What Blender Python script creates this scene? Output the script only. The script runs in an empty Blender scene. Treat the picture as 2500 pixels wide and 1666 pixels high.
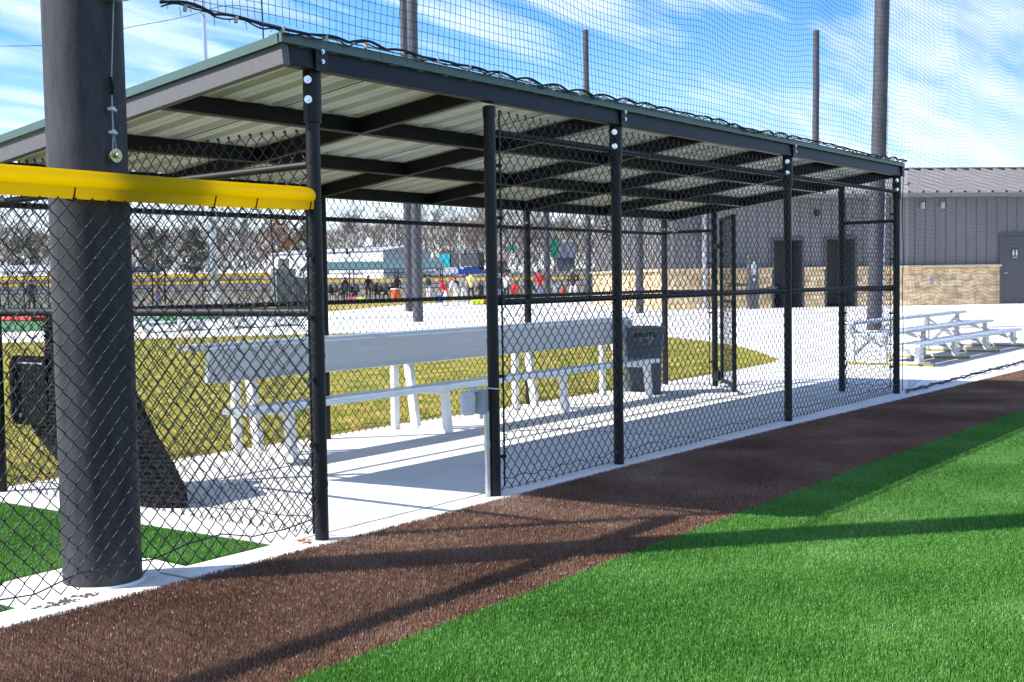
import bpy, bmesh, math, random
import numpy as np
from mathutils import Vector, Matrix, noise as mnoise
SC = bpy.context.scene
COL = SC.collection
random.seed(7); RNG = np.random.default_rng(7)
R = math.radians

# ------------------------------------------------------------------ camera, sky, sun, exposure
CAM = np.array([-4.6526, -4.5538, 1.3386]); FPX = 3035.8
RM = np.array([[0.57983697, -0.81459156, -0.01515548], [-0.0489535, -0.01626551, -0.99866861], [0.8132605, 0.57980689, -0.04930845]])
cd = bpy.data.cameras.new('camera'); cam = bpy.data.objects.new('camera', cd); COL.objects.link(cam)
cd.sensor_width = 36.0; cd.lens = FPX / 2500 * 36.0; cd.clip_start = 0.05; cd.clip_end = 3000
mw = Matrix.Identity(4)
for i in range(3):
    mw[i][0] = RM[0][i]; mw[i][1] = -RM[1][i]; mw[i][2] = -RM[2][i]; mw[i][3] = CAM[i]
cam.matrix_world = mw
SC.camera = cam
SUN_EL, SUN_AZ = R(42), math.atan2(0.669, -0.743)       # the direction towards the sun
w = bpy.data.worlds.new('World'); SC.world = w; w.use_nodes = True
def build_world():
    nt = w.node_tree; N, L = nt.nodes, nt.links
    bg = N['Background']; bg.inputs['Strength'].default_value = 0.128
    sky = N.new('ShaderNodeTexSky'); sky.sky_type = 'NISHITA'; sky.sun_disc = False
    sky.sun_elevation = SUN_EL; sky.sun_rotation = math.atan2(-0.743, 0.669)
    sky.air_density = 1.0; sky.dust_density = 0.35; sky.ozone_density = 3.0
    tc = N.new('ShaderNodeTexCoord'); sep = N.new('ShaderNodeSeparateXYZ'); L.new(tc.outputs['Generated'], sep.inputs[0])
    def math_(op, a, b=None):
        n = N.new('ShaderNodeMath'); n.operation = op
        for i, v in ((0, a), (1, b)):
            if v is None: continue
            if isinstance(v, (int, float)): n.inputs[i].default_value = v
            else: L.new(v, n.inputs[i])
        return n.outputs[0]
    zz = math_('MAXIMUM', math_('ADD', sep.outputs[2], 0.12), 0.05)
    comb = N.new('ShaderNodeCombineXYZ')
    L.new(math_('DIVIDE', sep.outputs[0], zz), comb.inputs[0]); L.new(math_('DIVIDE', sep.outputs[1], zz), comb.inputs[1])
    mp = N.new('ShaderNodeMapping'); mp.inputs['Rotation'].default_value = (0, 0, R(20)); mp.inputs['Scale'].default_value = (0.9, 3.2, 1)
    L.new(comb.outputs[0], mp.inputs[0])
    n1 = N.new('ShaderNodeTexNoise'); n1.inputs['Scale'].default_value = 1.5; n1.inputs['Detail'].default_value = 7; n1.inputs['Roughness'].default_value = 0.52; n1.inputs['Distortion'].default_value = 0.35
    L.new(mp.outputs[0], n1.inputs['Vector'])
    mp2 = N.new('ShaderNodeMapping'); mp2.inputs['Rotation'].default_value = (0, 0, R(-8)); mp2.inputs['Scale'].default_value = (0.55, 0.75, 1); mp2.inputs['Location'].default_value = (3.1, 1.7, 0)
    L.new(comb.outputs[0], mp2.inputs[0])
    n2 = N.new('ShaderNodeTexNoise'); n2.inputs['Scale'].default_value = 1.1; n2.inputs['Detail'].default_value = 4
    L.new(mp2.outputs[0], n2.inputs['Vector'])
    s = math_('ADD', math_('MULTIPLY', n1.outputs[0], 0.62), math_('MULTIPLY', n2.outputs[0], 0.55))
    rp = N.new('ShaderNodeValToRGB'); rp.color_ramp.elements[0].position = 0.535; rp.color_ramp.elements[0].color = (0, 0, 0, 1)
    rp.color_ramp.elements[1].position = 0.84; rp.color_ramp.elements[1].color = (1, 1, 1, 1)
    L.new(s, rp.inputs[0])
    hs = N.new('ShaderNodeHueSaturation'); hs.inputs['Saturation'].default_value = 1.25; hs.inputs['Value'].default_value = 1.0
    L.new(sky.outputs[0], hs.inputs['Color'])
    ti = N.new('ShaderNodeMix'); ti.data_type = 'RGBA'; ti.blend_type = 'MULTIPLY'; ti.inputs['Factor'].default_value = 1.0; L.new(hs.outputs[0], ti.inputs[6]); ti.inputs[7].default_value = (0.74, 0.91, 1.12, 1)
    mx = N.new('ShaderNodeMix'); mx.data_type = 'RGBA'
    L.new(math_('MULTIPLY', rp.outputs[0], 0.92), mx.inputs['Factor']); L.new(ti.outputs[2], mx.inputs[6]); mx.inputs[7].default_value = (7.8, 8.0, 8.3, 1)
    hz = math_('MULTIPLY', math_('POWER', math_('MAXIMUM', math_('SUBTRACT', 1.0, math_('MULTIPLY', math_('MAXIMUM', sep.outputs[2], 0.0), 5.0)), 0.0), 1.6), 0.8)
    mh = N.new('ShaderNodeMix'); mh.data_type = 'RGBA'; L.new(hz, mh.inputs['Factor']); L.new(mx.outputs[2], mh.inputs[6]); mh.inputs[7].default_value = (6.6, 7.0, 7.7, 1)
    L.new(mh.outputs[2], bg.inputs['Color'])
build_world()
sd = bpy.data.lights.new('sun', 'SUN'); sd.energy = 4.8; sd.angle = R(0.53); sd.color = (1.0, 0.95, 0.87)
sun = bpy.data.objects.new('sun', sd); COL.objects.link(sun)
sv = Vector((math.cos(SUN_EL) * math.cos(SUN_AZ), math.cos(SUN_EL) * math.sin(SUN_AZ), math.sin(SUN_EL)))
sun.rotation_euler = sv.to_track_quat('Z', 'Y').to_euler(); sun.location = (-10, 10, 30)
SC.view_settings.view_transform = 'Standard'; SC.view_settings.look = 'None'; SC.view_settings.gamma = 1
SC.view_settings.use_curve_mapping = False; SC.view_settings.exposure = 0.92
SC.cycles.max_bounces = 6; SC.cycles.diffuse_bounces = 3; SC.cycles.glossy_bounces = 3; SC.cycles.transparent_max_bounces = 8
SC.cycles.caustics_reflective = False; SC.cycles.caustics_refractive = False

# ------------------------------------------------------------------ helpers
def ray(u, v):
    return RM.T @ np.array([(u - 1250) / FPX, (v - 833) / FPX, 1.0])
def at(u, v, z=0.0):                      # where a sight line meets the height z
    d = ray(u, v); return CAM + d * ((z - CAM[2]) / d[2])
def atd(u, D, z=0.0):                     # a spot at depth D along one bearing
    d = ray(u, 690.0); p = CAM + d * D; return np.array([p[0], p[1], z])
def atx(u, v, D):                         # a point at depth D
    return CAM + ray(u, v) * D

def terrain(x, y):
    D = (x - CAM[0]) * RM[2][0] + (y - CAM[1]) * RM[2][1]
    pts = [(0, 0), (112, 0), (150, 0.5), (245, 2.1), (300, 3.9), (420, 5.0), (5000, 5.0)]
    for (a, za), (b, zb) in zip(pts, pts[1:]):
        if D <= b:
            t = max(0, (D - a) / (b - a)); return za + (zb - za) * t
    return 5.0

class MB:
    def __init__(s): s.v, s.f, s.m, s.k = [], [], [], 0
    def add(s, vs, fs, mi=None):
        o = len(s.v); s.v += [tuple(map(float, p)) for p in vs]
        s.f += [tuple(i + o for i in f) for f in fs]; s.m += [s.k if mi is None else mi] * len(fs); return s
    def box(s, c, size, rz=0.0, mi=None, M=None, bev=0.0):
        hx, hy, hz = size[0] / 2, size[1] / 2, size[2] / 2
        if bev > 0:
            b = min(bev, hx * .9, hy * .9, hz * .9); vs, fs = [], []
            for sz in (-1, 1):
                for (ix, iz) in ((0, 1), (1, 0)):
                    pass
            bm = bmesh.new(); bmesh.ops.create_cube(bm, size=1.0)
            for q in bm.verts: q.co = Vector((q.co.x * size[0], q.co.y * size[1], q.co.z * size[2]))
            bmesh.ops.bevel(bm, geom=list(bm.edges), offset=b, segments=2, affect='EDGES', profile=0.5)
            bm.verts.index_update(); vs = [q.co.copy() for q in bm.verts]; fs = [[q.index for q in f.verts] for f in bm.faces]; bm.free()
        else:
            vs = [Vector((x, y, z)) for z in (-hz, hz) for y in (-hy, hy) for x in (-hx, hx)]
            fs = [(0, 2, 3, 1), (4, 5, 7, 6), (0, 1, 5, 4), (2, 6, 7, 3), (0, 4, 6, 2), (1, 3, 7, 5)]
        T = Matrix.Translation(Vector(c)) @ (M if M is not None else Matrix.Rotation(rz, 4, 'Z'))
        return s.add([T @ q for q in vs], fs, mi)
    def beam(s, a, b, wd, h, up=(0, 0, 1), mi=None, bev=0.0):      # a box running from a to b
        a, b = Vector(a), Vector(b); x = (b - a); ln = x.length; x.normalize(); y = Vector(up).cross(x).normalized(); z = x.cross(y)
        M = Matrix((x, y, z)).transposed().to_4x4()
        return s.box((a + b) / 2, (ln, wd, h), M=M, mi=mi, bev=bev)
    def tube(s, a, b, r, r2=None, n=16, cap=True, mi=None):
        return s.path([a, b], [r, r if r2 is None else r2], n, cap, mi)
    def path(s, P, rr, n=8, cap=True, mi=None):
        P = [Vector(p) for p in P]; K = len(P)
        if isinstance(rr, (int, float)): rr = [rr] * K
        vs, fs = [], []; prev = None
        for i in range(K):
            t = (P[min(i + 1, K - 1)] - P[max(i - 1, 0)]).normalized()
            if prev is None:
                ref = Vector((0, 0, 1)) if abs(t.z) < 0.9 else Vector((1, 0, 0)); a = t.cross(ref).normalized()
            else:
                a = (prev - t * prev.dot(t)).normalized()
            prev = a; b = t.cross(a)
            for j in range(n):
                g = 2 * math.pi * j / n; vs.append(P[i] + (a * math.cos(g) + b * math.sin(g)) * rr[i])
        for i in range(K - 1):
            for j in range(n):
                fs.append((i * n + j, i * n + (j + 1) % n, (i + 1) * n + (j + 1) % n, (i + 1) * n + j))
        if cap: fs += [tuple(range(n))[::-1], tuple((K - 1) * n + j for j in range(n))]
        return s.add(vs, fs, mi)
    def prism(s, poly, z0, z1, mi=None, top_only=False):            # plan outline, extruded upright
        n = len(poly); vs = [(p[0], p[1], z0) for p in poly] + [(p[0], p[1], z1) for p in poly]
        fs = [tuple(range(n, 2 * n))]
        if not top_only: fs += [tuple(range(n))[::-1]] + [(i, (i + 1) % n, n + (i + 1) % n, n + i) for i in range(n)]
        return s.add(vs, fs, mi)
    def extrude(s, prof, origin, u, v, wvec, mi=None):              # profile (a,b) -> origin+a*u+b*v, extruded by wvec
        o, u, v, wv = Vector(origin), Vector(u), Vector(v), Vector(wvec); n = len(prof)
        vs = [o + u * a + v * b for a, b in prof] + [o + u * a + v * b + wv for a, b in prof]
        return s.add(vs, [tuple(range(n))[::-1], tuple(range(n, 2 * n))] + [(i, (i + 1) % n, n + (i + 1) % n, n + i) for i in range(n)], mi)
    def ell(s, c, r, nu=12, nv=8, mi=None, z0=-1.0):
        vs, fs = [], []
        for i in range(nv + 1):
            zc = z0 + (1 - z0) * i / nv; zc = math.sin((math.asin(z0) + (math.pi / 2 - math.asin(z0)) * i / nv)); q = math.sqrt(max(0, 1 - zc * zc))
            for j in range(nu):
                g = 2 * math.pi * j / nu; vs.append((c[0] + r[0] * q * math.cos(g), c[1] + r[1] * q * math.sin(g), c[2] + r[2] * zc))
        for i in range(nv):
            for j in range(nu): fs.append((i * nu + j, i * nu + (j + 1) % nu, (i + 1) * nu + (j + 1) % nu, (i + 1) * nu + j))
        return s.add(vs, fs, mi)
    def build(s, name, mats, parent=None, smooth=False, fix=True):
        me = bpy.data.meshes.new(name); me.from_pydata(s.v, [], s.f)
        mats = mats if isinstance(mats, (list, tuple)) else [mats]
        for m in mats: me.materials.append(m)
        if len(mats) > 1: me.polygons.foreach_set('material_index', s.m)
        if fix and s.f:
            bm = bmesh.new(); bm.from_mesh(me); bmesh.ops.recalc_face_normals(bm, faces=bm.faces); bm.to_mesh(me); bm.free()
        if smooth: smooth_angle(me)
        me.update(); return link(name, me, parent)

def smooth_angle(me, ang=40):
    me.polygons.foreach_set('use_smooth', [True] * len(me.polygons))
    bm = bmesh.new(); bm.from_mesh(me)
    for e in bm.edges:
        if len(e.link_faces) == 2 and e.calc_face_angle(0) > R(ang): e.smooth = False
    bm.to_mesh(me); bm.free()
def link(name, me, parent=None):
    o = bpy.data.objects.new(name, me); COL.objects.link(o)
    if parent is not None:
        o.parent = parent; o.matrix_parent_inverse = ROOTMI[parent.name] if parent.name in ROOTMI else Matrix.Identity(4)
    return o
ROOTMI = {}
def tag(o, label=None, cat=None, group=None, kind=None):
    if label: o['label'] = label
    if cat: o['category'] = cat
    if group: o['group'] = group
    if kind: o['kind'] = kind
    return o
def thing(name, loc, label, cat, group=None, rz=0.0, local=False):
    """an Empty at the thing's base; its parts are built in world space unless local"""
    o = bpy.data.objects.new(name, None); COL.objects.link(o); o.empty_display_size = .1
    o.location = Vector(loc); o.rotation_euler = (0, 0, rz)
    ROOTMI[o.name] = Matrix.Identity(4) if local else (Matrix.Translation(Vector(loc)) @ Matrix.Rotation(rz, 4, 'Z')).inverted()
    return tag(o, label, cat, group)
def dup(root, loc, rz=None, label=None, sc=None):
    r = root.copy(); COL.objects.link(r); r.location = Vector(loc)
    if rz is not None: r.rotation_euler = (0, 0, rz)
    if sc is not None: r.scale = (sc, sc, sc) if isinstance(sc, (int, float)) else sc
    if label: r['label'] = label
    def rec(a, b):
        for ch in list(a.children):
            c = ch.copy(); COL.objects.link(c); c.parent = b; rec(ch, c)
    rec(root, r); return r

# ------------------------------------------------------------------ materials (all node-based)
def mat(name, col, rough=0.6, var=0.12, scale=6.0, metal=0.0, bump=0.0, bscale=60.0, col2=None, spec=0.5, detail=4.0, stretch=None, sharp=None):
    m = bpy.data.materials.new(name); m.use_nodes = True; nt = m.node_tree; N, L = nt.nodes, nt.links
    b = N['Principled BSDF']; b.inputs['Roughness'].default_value = rough; b.inputs['Metallic'].default_value = metal
    b.inputs['Specular IOR Level'].default_value = spec
    g = N.new('ShaderNodeNewGeometry'); src = g.outputs['Position']
    if stretch:
        mp = N.new('ShaderNodeMapping'); mp.inputs['Scale'].default_value = stretch; L.new(src, mp.inputs[0]); src = mp.outputs[0]
    n = N.new('ShaderNodeTexNoise'); n.inputs['Scale'].default_value = scale; n.inputs['Detail'].default_value = detail; n.inputs['Roughness'].default_value = 0.6
    L.new(src, n.inputs['Vector'])
    rp = N.new('ShaderNodeValToRGB'); lo, hi = sharp or (0.3, 0.7); rp.color_ramp.elements[0].position = lo; rp.color_ramp.elements[1].position = hi
    a = col2 if col2 else tuple(c * (1 - var) for c in col); c2 = col if col2 else tuple(min(1, c * (1 + var)) for c in col)
    rp.color_ramp.elements[0].color = (*a[:3], 1); rp.color_ramp.elements[1].color = (*c2[:3], 1)
    L.new(n.outputs[0], rp.inputs[0]); L.new(rp.outputs[0], b.inputs['Base Color'])
    if bump > 0:
        n2 = N.new('ShaderNodeTexNoise'); n2.inputs['Scale'].default_value = bscale; n2.inputs['Detail'].default_value = 3
        L.new(g.outputs['Position'], n2.inputs['Vector'])
        bp = N.new('ShaderNodeBump'); bp.inputs['Strength'].default_value = bump; bp.inputs['Distance'].default_value = 0.01
        L.new(n2.outputs[0], bp.inputs['Height']); L.new(bp.outputs[0], b.inputs['Normal'])
    return m
def blade_mat(name, stops, rough=0.45, patch=None, spec=0.4, trans=0.25):
    m = bpy.data.materials.new(name); m.use_nodes = True; nt = m.node_tree; N, L = nt.nodes, nt.links
    b = N['Principled BSDF']; b.inputs['Roughness'].default_value = rough; b.inputs['Specular IOR Level'].default_value = spec
    g = N.new('ShaderNodeNewGeometry'); rp = N.new('ShaderNodeValToRGB')
    while len(rp.color_ramp.elements) < len(stops): rp.color_ramp.elements.new(0.5)
    for e, (p, c) in zip(rp.color_ramp.elements, stops): e.position = p; e.color = (*c, 1)
    n = N.new('ShaderNodeTexNoise'); n.inputs['Scale'].default_value = patch or 1.2; n.inputs['Detail'].default_value = 3
    L.new(g.outputs['Position'], n.inputs['Vector'])
    ma = N.new('ShaderNodeMath'); ma.operation = 'MULTIPLY_ADD'; ma.inputs[1].default_value = 0.5; L.new(g.outputs['Random Per Island'], ma.inputs[0])
    mb = N.new('ShaderNodeMath'); mb.operation = 'MULTIPLY_ADD'; mb.inputs[1].default_value = 1.3; mb.inputs[2].default_value = -0.4; L.new(n.outputs[0], mb.inputs[0])
    L.new(mb.outputs[0], ma.inputs[2]); L.new(ma.outputs[0], rp.inputs[0]); L.new(rp.outputs[0], b.inputs['Base Color'])
    tr = N.new('ShaderNodeBsdfTranslucent'); L.new(rp.outputs[0], tr.inputs['Color'])
    mx = N.new('ShaderNodeMixShader'); mx.inputs[0].default_value = trans
    L.new(b.outputs[0], mx.inputs[1]); L.new(tr.outputs[0], mx.inputs[2]); L.new(mx.outputs[0], N['Material Output'].inputs['Surface'])
    return m
def concrete_mat(name, col, crumbs=True):
    m = mat(name, col, 0.85, 0.12, 0.8, bump=0.2, bscale=140, spec=0.2, detail=9)
    nt = m.node_tree; N, L = nt.nodes, nt.links; b = N['Principled BSDF']; old = b.inputs['Base Color'].links[0].from_socket
    g = N.new('ShaderNodeNewGeometry')
    if crumbs:   # rubber crumbs and dirt carried over from the turf
        v = N.new('ShaderNodeTexVoronoi'); v.inputs['Scale'].default_value = 26; v.inputs['Randomness'].default_value = 1; L.new(g.outputs['Position'], v.inputs['Vector'])
        lt = N.new('ShaderNodeMath'); lt.operation = 'LESS_THAN'; lt.inputs[1].default_value = 0.085; L.new(v.outputs['Distance'], lt.inputs[0])
        n = N.new('ShaderNodeTexNoise'); n.inputs['Scale'].default_value = 1.6; L.new(g.outputs['Position'], n.inputs['Vector'])
        sy = N.new('ShaderNodeSeparateXYZ'); L.new(g.outputs['Position'], sy.inputs[0])
        mr = N.new('ShaderNodeMapRange'); mr.inputs['From Min'].default_value = 1.6; mr.inputs['From Max'].default_value = -0.1; mr.inputs['To Min'].default_value = 0.0; mr.inputs['To Max'].default_value = 0.50
        L.new(sy.outputs['Y'], mr.inputs['Value'])
        ad = N.new('ShaderNodeMath'); ad.operation = 'ADD'; L.new(n.outputs[0], ad.inputs[0]); L.new(mr.outputs[0], ad.inputs[1])
        gt = N.new('ShaderNodeMath'); gt.operation = 'GREATER_THAN'; gt.inputs[1].default_value = 0.66; L.new(ad.outputs[0], gt.inputs[0])
        mu = N.new('ShaderNodeMath'); mu.operation = 'MULTIPLY'; L.new(lt.outputs[0], mu.inputs[0]); L.new(gt.outputs[0], mu.inputs[1])
        mx = N.new('ShaderNodeMix'); mx.data_type = 'RGBA'; L.new(mu.outputs[0], mx.inputs['Factor']); L.new(old, mx.inputs[6]); mx.inputs[7].default_value = (0.12, 0.09, 0.07, 1)
        L.new(mx.outputs[2], b.inputs['Base Color'])
    return m
def stone_mat(name):
    m = bpy.data.materials.new(name); m.use_nodes = True; nt = m.node_tree; N, L = nt.nodes, nt.links
    b = N['Principled BSDF']; b.inputs['Roughness'].default_value = 0.9; b.inputs['Specular IOR Level'].default_value = 0.2
    tc = N.new('ShaderNodeTexCoord')
    br = N.new('ShaderNodeTexBrick'); br.offset = 0.37; br.squash = 1.6; br.squash_frequency = 3
    br.inputs['Scale'].default_value = 1.0; br.inputs['Brick Width'].default_value = 0.58; br.inputs['Row Height'].default_value = 0.26; br.inputs['Mortar Size'].default_value = 0.012
    br.inputs['Color1'].default_value = (0.88, 0.72, 0.50, 1); br.inputs['Color2'].default_value = (0.60, 0.46, 0.29, 1); br.inputs['Mortar'].default_value = (0.55, 0.47, 0.36, 1)
    L.new(tc.outputs['UV'], br.inputs['Vector'])
    n = N.new('ShaderNodeTexNoise'); n.inputs['Scale'].default_value = 3.5; n.inputs['Detail'].default_value = 6; L.new(tc.outputs['UV'], n.inputs['Vector'])
    rp = N.new('ShaderNodeValToRGB'); rp.color_ramp.elements[0].position = .3; rp.color_ramp.elements[0].color = (0.62, 0.55, 0.45, 1); rp.color_ramp.elements[1].position = .7; rp.color_ramp.elements[1].color = (1.25, 1.2, 1.1, 1)
    L.new(n.outputs[0], rp.inputs[0])
    mx = N.new('ShaderNodeMix'); mx.data_type = 'RGBA'; mx.blend_type = 'MULTIPLY'; mx.inputs['Factor'].default_value = 1.0
    L.new(br.outputs['Color'], mx.inputs[6]); L.new(rp.outputs[0], mx.inputs[7]); L.new(mx.outputs[2], b.inputs['Base Color'])
    bp = N.new('ShaderNodeBump'); bp.inputs['Strength'].default_value = 0.8; bp.inputs['Distance'].default_value = 0.05
    ad = N.new('ShaderNodeMath'); ad.operation = 'SUBTRACT'; L.new(n.outputs[0], ad.inputs[0]); L.new(br.outputs['Fac'], ad.inputs[1])
    L.new(ad.outputs[0], bp.inputs['Height']); L.new(bp.outputs[0], b.inputs['Normal'])
    return m
K = {}
K['black_steel'] = mat('black_steel', (0.008, 0.0082, 0.0105), 0.45, 0.4, 40, spec=0.3, bump=0.12, bscale=350)
K['black_beam'] = mat('black_beam', (0.005, 0.0053, 0.008), 0.5, 0.25, 30, spec=0.28, bump=0.1, bscale=300)
K['sunlit_black_beam'] = mat('sunlit_black_beam', (0.10, 0.10, 0.107), 0.55, 0.18, 90, bump=0.2, bscale=400)  # lighter copy of the black beam paint, sunlight put into its colour
K['wire'] = mat('black_vinyl_wire', (0.006, 0.0064, 0.008), 0.38, 0.2, 30)
K['pole_paint'] = mat('pole_paint', (0.060, 0.060, 0.066), 0.58, 0.5, 6, spec=0.2, bump=0.1, bscale=90, stretch=(3, 3, 0.8), detail=12, col2=(0.030, 0.030, 0.036), sharp=(.35, .72))
K['pole_grey'] = mat('pole_grey', (0.068, 0.068, 0.08), 0.55, 0.25, 5, spec=0.3)
K['galv'] = mat('galvanised_steel', (0.55, 0.57, 0.60), 0.35, 0.15, 40, metal=0.8)
K['zinc'] = mat('zinc_bolt', (0.75, 0.75, 0.76), 0.25, 0.1, 60, metal=0.9)
K['greybox'] = mat('grey_plastic_box', (0.36, 0.38, 0.40), 0.5, 0.08, 20)
K['net'] = mat('black_net_twine', (0.010, 0.012, 0.022), 0.7, 0.1, 20)
K['yellow'] = mat('yellow_cap_plastic', (0.95, 0.62, 0.0), 0.38, 0.05, 3, stretch=(0.6, 6, 6), spec=0.4)
def let_light_through(m, f, col):
    nt = m.node_tree; N, L = nt.nodes, nt.links; tr = N.new('ShaderNodeBsdfTranslucent'); tr.inputs['Color'].default_value = (*col, 1); mx = N.new('ShaderNodeMixShader'); mx.inputs[0].default_value = f
    L.new(N['Principled BSDF'].outputs[0], mx.inputs[1]); L.new(tr.outputs[0], mx.inputs[2]); L.new(mx.outputs[0], N['Material Output'].inputs['Surface'])
let_light_through(K['yellow'], 0.82, (1.0, 0.80, 0.0))
K['white_deck'] = mat('white_roof_sheet', (0.74, 0.75, 0.68), 0.45, 0.06, 3)
K['green_trim'] = mat('green_roof_trim', (0.060, 0.115, 0.100), 0.45, 0.15, 120)
K['alu'] = mat('aluminium', (0.70, 0.73, 0.78), 0.40, 0.07, 8, metal=0.7, stretch=(0.5, 8, 8))
K['alu_leg'] = mat('white_aluminium_leg', (0.83, 0.83, 0.82), 0.5, 0.05, 8, metal=0.1)
K['concrete'] = concrete_mat('concrete', (0.77, 0.75, 0.715))
K['joint'] = mat('joint_filler', (0.26, 0.25, 0.23), 0.9, 0.3, 50)
K['soil'] = mat('soil', (0.13, 0.10, 0.07), 0.95, 0.4, 8)
K['turf_base'] = mat('turf_backing', (0.020, 0.070, 0.018), 0.9, 0.3, 30)
K['brown_base'] = mat('brown_turf_backing', (0.050, 0.028, 0.019), 0.9, 0.3, 30)
K['green_blade'] = blade_mat('green_turf_blade', [(0.0, (0.036, 0.135, 0.014)), (0.45, (0.086, 0.262, 0.030)), (0.8, (0.155, 0.36, 0.070)), (1.0, (0.32, 0.50, 0.20))], 0.42, 1.1, 0.5)
K['brown_blade'] = blade_mat('brown_turf_blade', [(0.0, (0.085, 0.039, 0.021)), (0.45, (0.235, 0.125, 0.076)), (0.8, (0.36, 0.220, 0.148)), (1.0, (0.60, 0.45, 0.35))], 0.40, 1.1, 0.5)
K['lawn_blade'] = blade_mat('dormant_lawn_blade', [(0.0, (0.12, 0.20, 0.028)), (0.33, (0.30, 0.35, 0.055)), (0.6, (0.62, 0.53, 0.13)), (1.0, (0.88, 0.68, 0.30))], 0.6, 2.9, 0.2)
K['lawn'] = mat('dormant_lawn', (0.40, 0.28, 0.05), 0.95, 0.3, 3.0, col2=(0.20, 0.19, 0.03), bump=0.5, bscale=40)
K['far_turf'] = mat('far_turf', (0.035, 0.16, 0.04), 0.9, 0.15, 0.6)
K['earth'] = mat('winter_ground', (0.24, 0.20, 0.13), 0.95, 0.3, 0.06, col2=(0.15, 0.13, 0.08))
K['asphalt'] = mat('asphalt', (0.16, 0.15, 0.145), 0.9, 0.15, 0.5)
K['can'] = mat('slate_plastic', (0.075, 0.098, 0.128), 0.45, 0.08, 10)
K['rubber'] = mat('black_mesh_cloth', (0.010, 0.010, 0.011), 0.8, 0.4, 90, bump=0.5, bscale=220, spec=0.15)
K['panel'] = mat('black_plastic', (0.008, 0.008, 0.009), 0.7, 0.2, 30, spec=0.12)
K['wall_grey'] = mat('grey_metal_wall', (0.185, 0.176, 0.178), 0.55, 0.05, 0.8)
K['roof_grey'] = mat('grey_metal_roof', (0.20, 0.19, 0.185), 0.5, 0.06, 0.8)
K['door_grey'] = mat('dark_door_paint', (0.075, 0.076, 0.080), 0.5, 0.06, 3)
K['dark'] = mat('dark_opening', (0.02, 0.02, 0.022), 0.8, 0.2, 3)
K['stone'] = stone_mat('split_limestone')
K['capstone'] = mat('cap_stone', (0.66, 0.53, 0.36), 0.85, 0.1, 4)
K['white'] = mat('white_paint', (0.78, 0.78, 0.77), 0.6, 0.04, 2)
K['plain_and_shade_grey'] = mat('plain_grey_and_wall_shade', (0.42, 0.43, 0.45), 0.7, 0.05, 1)  # plain grey; on the warehouse side it is that wall's painted shade
K['yellow_foot'] = mat('yellow_foot_paint', (0.33, 0.29, 0.09), 0.7, 0.15, 20)

# ------------------------------------------------------------------ wires: many swept strands as one mesh
def strands(paths, r, sides=4, nrm=(0, 1, 0)):
    """paths: array (wires, points, 3) -> verts, faces of thin tubes"""
    P = np.asarray(paths, float); nw, npt, _ = P.shape
    t = np.gradient(P, axis=1); t /= np.linalg.norm(t, axis=2, keepdims=True) + 1e-12
    n = np.broadcast_to(np.array(nrm, float), t.shape); n = n - t * np.sum(n * t, axis=2, keepdims=True); n /= np.linalg.norm(n, axis=2, keepdims=True) + 1e-12
    b = np.cross(t, n); V = []
    for j in range(sides):
        g = 2 * math.pi * (j + .5) / sides; V.append(P + r * (n * math.cos(g) + b * math.sin(g)))
    V = np.stack(V, axis=2).reshape(-1, 3)
    i = np.arange(nw)[:, None, None] * npt * sides + np.arange(npt - 1)[None, :, None] * sides
    j = np.arange(sides)[None, None, :]; j2 = (j + 1) % sides
    F = np.stack([i + j, i + j2, i + sides + j2, i + sides + j], axis=-1).reshape(-1, 4)
    return V, F
def mesh_np(name, VF, m, parent=None, smooth=True):
    off, Vs, Fs = 0, [], []
    for V, F in VF: Vs.append(V); Fs.append(F + off); off += len(V)
    V = np.concatenate(Vs); F = np.concatenate(Fs)
    me = bpy.data.meshes.new(name); me.vertices.add(len(V)); me.vertices.foreach_set('co', V.astype(np.float32).ravel())
    me.loops.add(F.size); me.loops.foreach_set('vertex_index', F.astype(np.int32).ravel())
    me.polygons.add(len(F)); me.polygons.foreach_set('loop_start', np.arange(0, F.size, 4, dtype=np.int32))
    me.update(calc_edges=True); me.validate()
    if smooth: me.polygons.foreach_set('use_smooth', [True] * len(me.polygons))
    me.materials.append(m); return link(name, me, parent)
DW, DH, WR = 0.084, 0.090, 0.0030          # chain link: diamond width, height, wire radius
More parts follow.
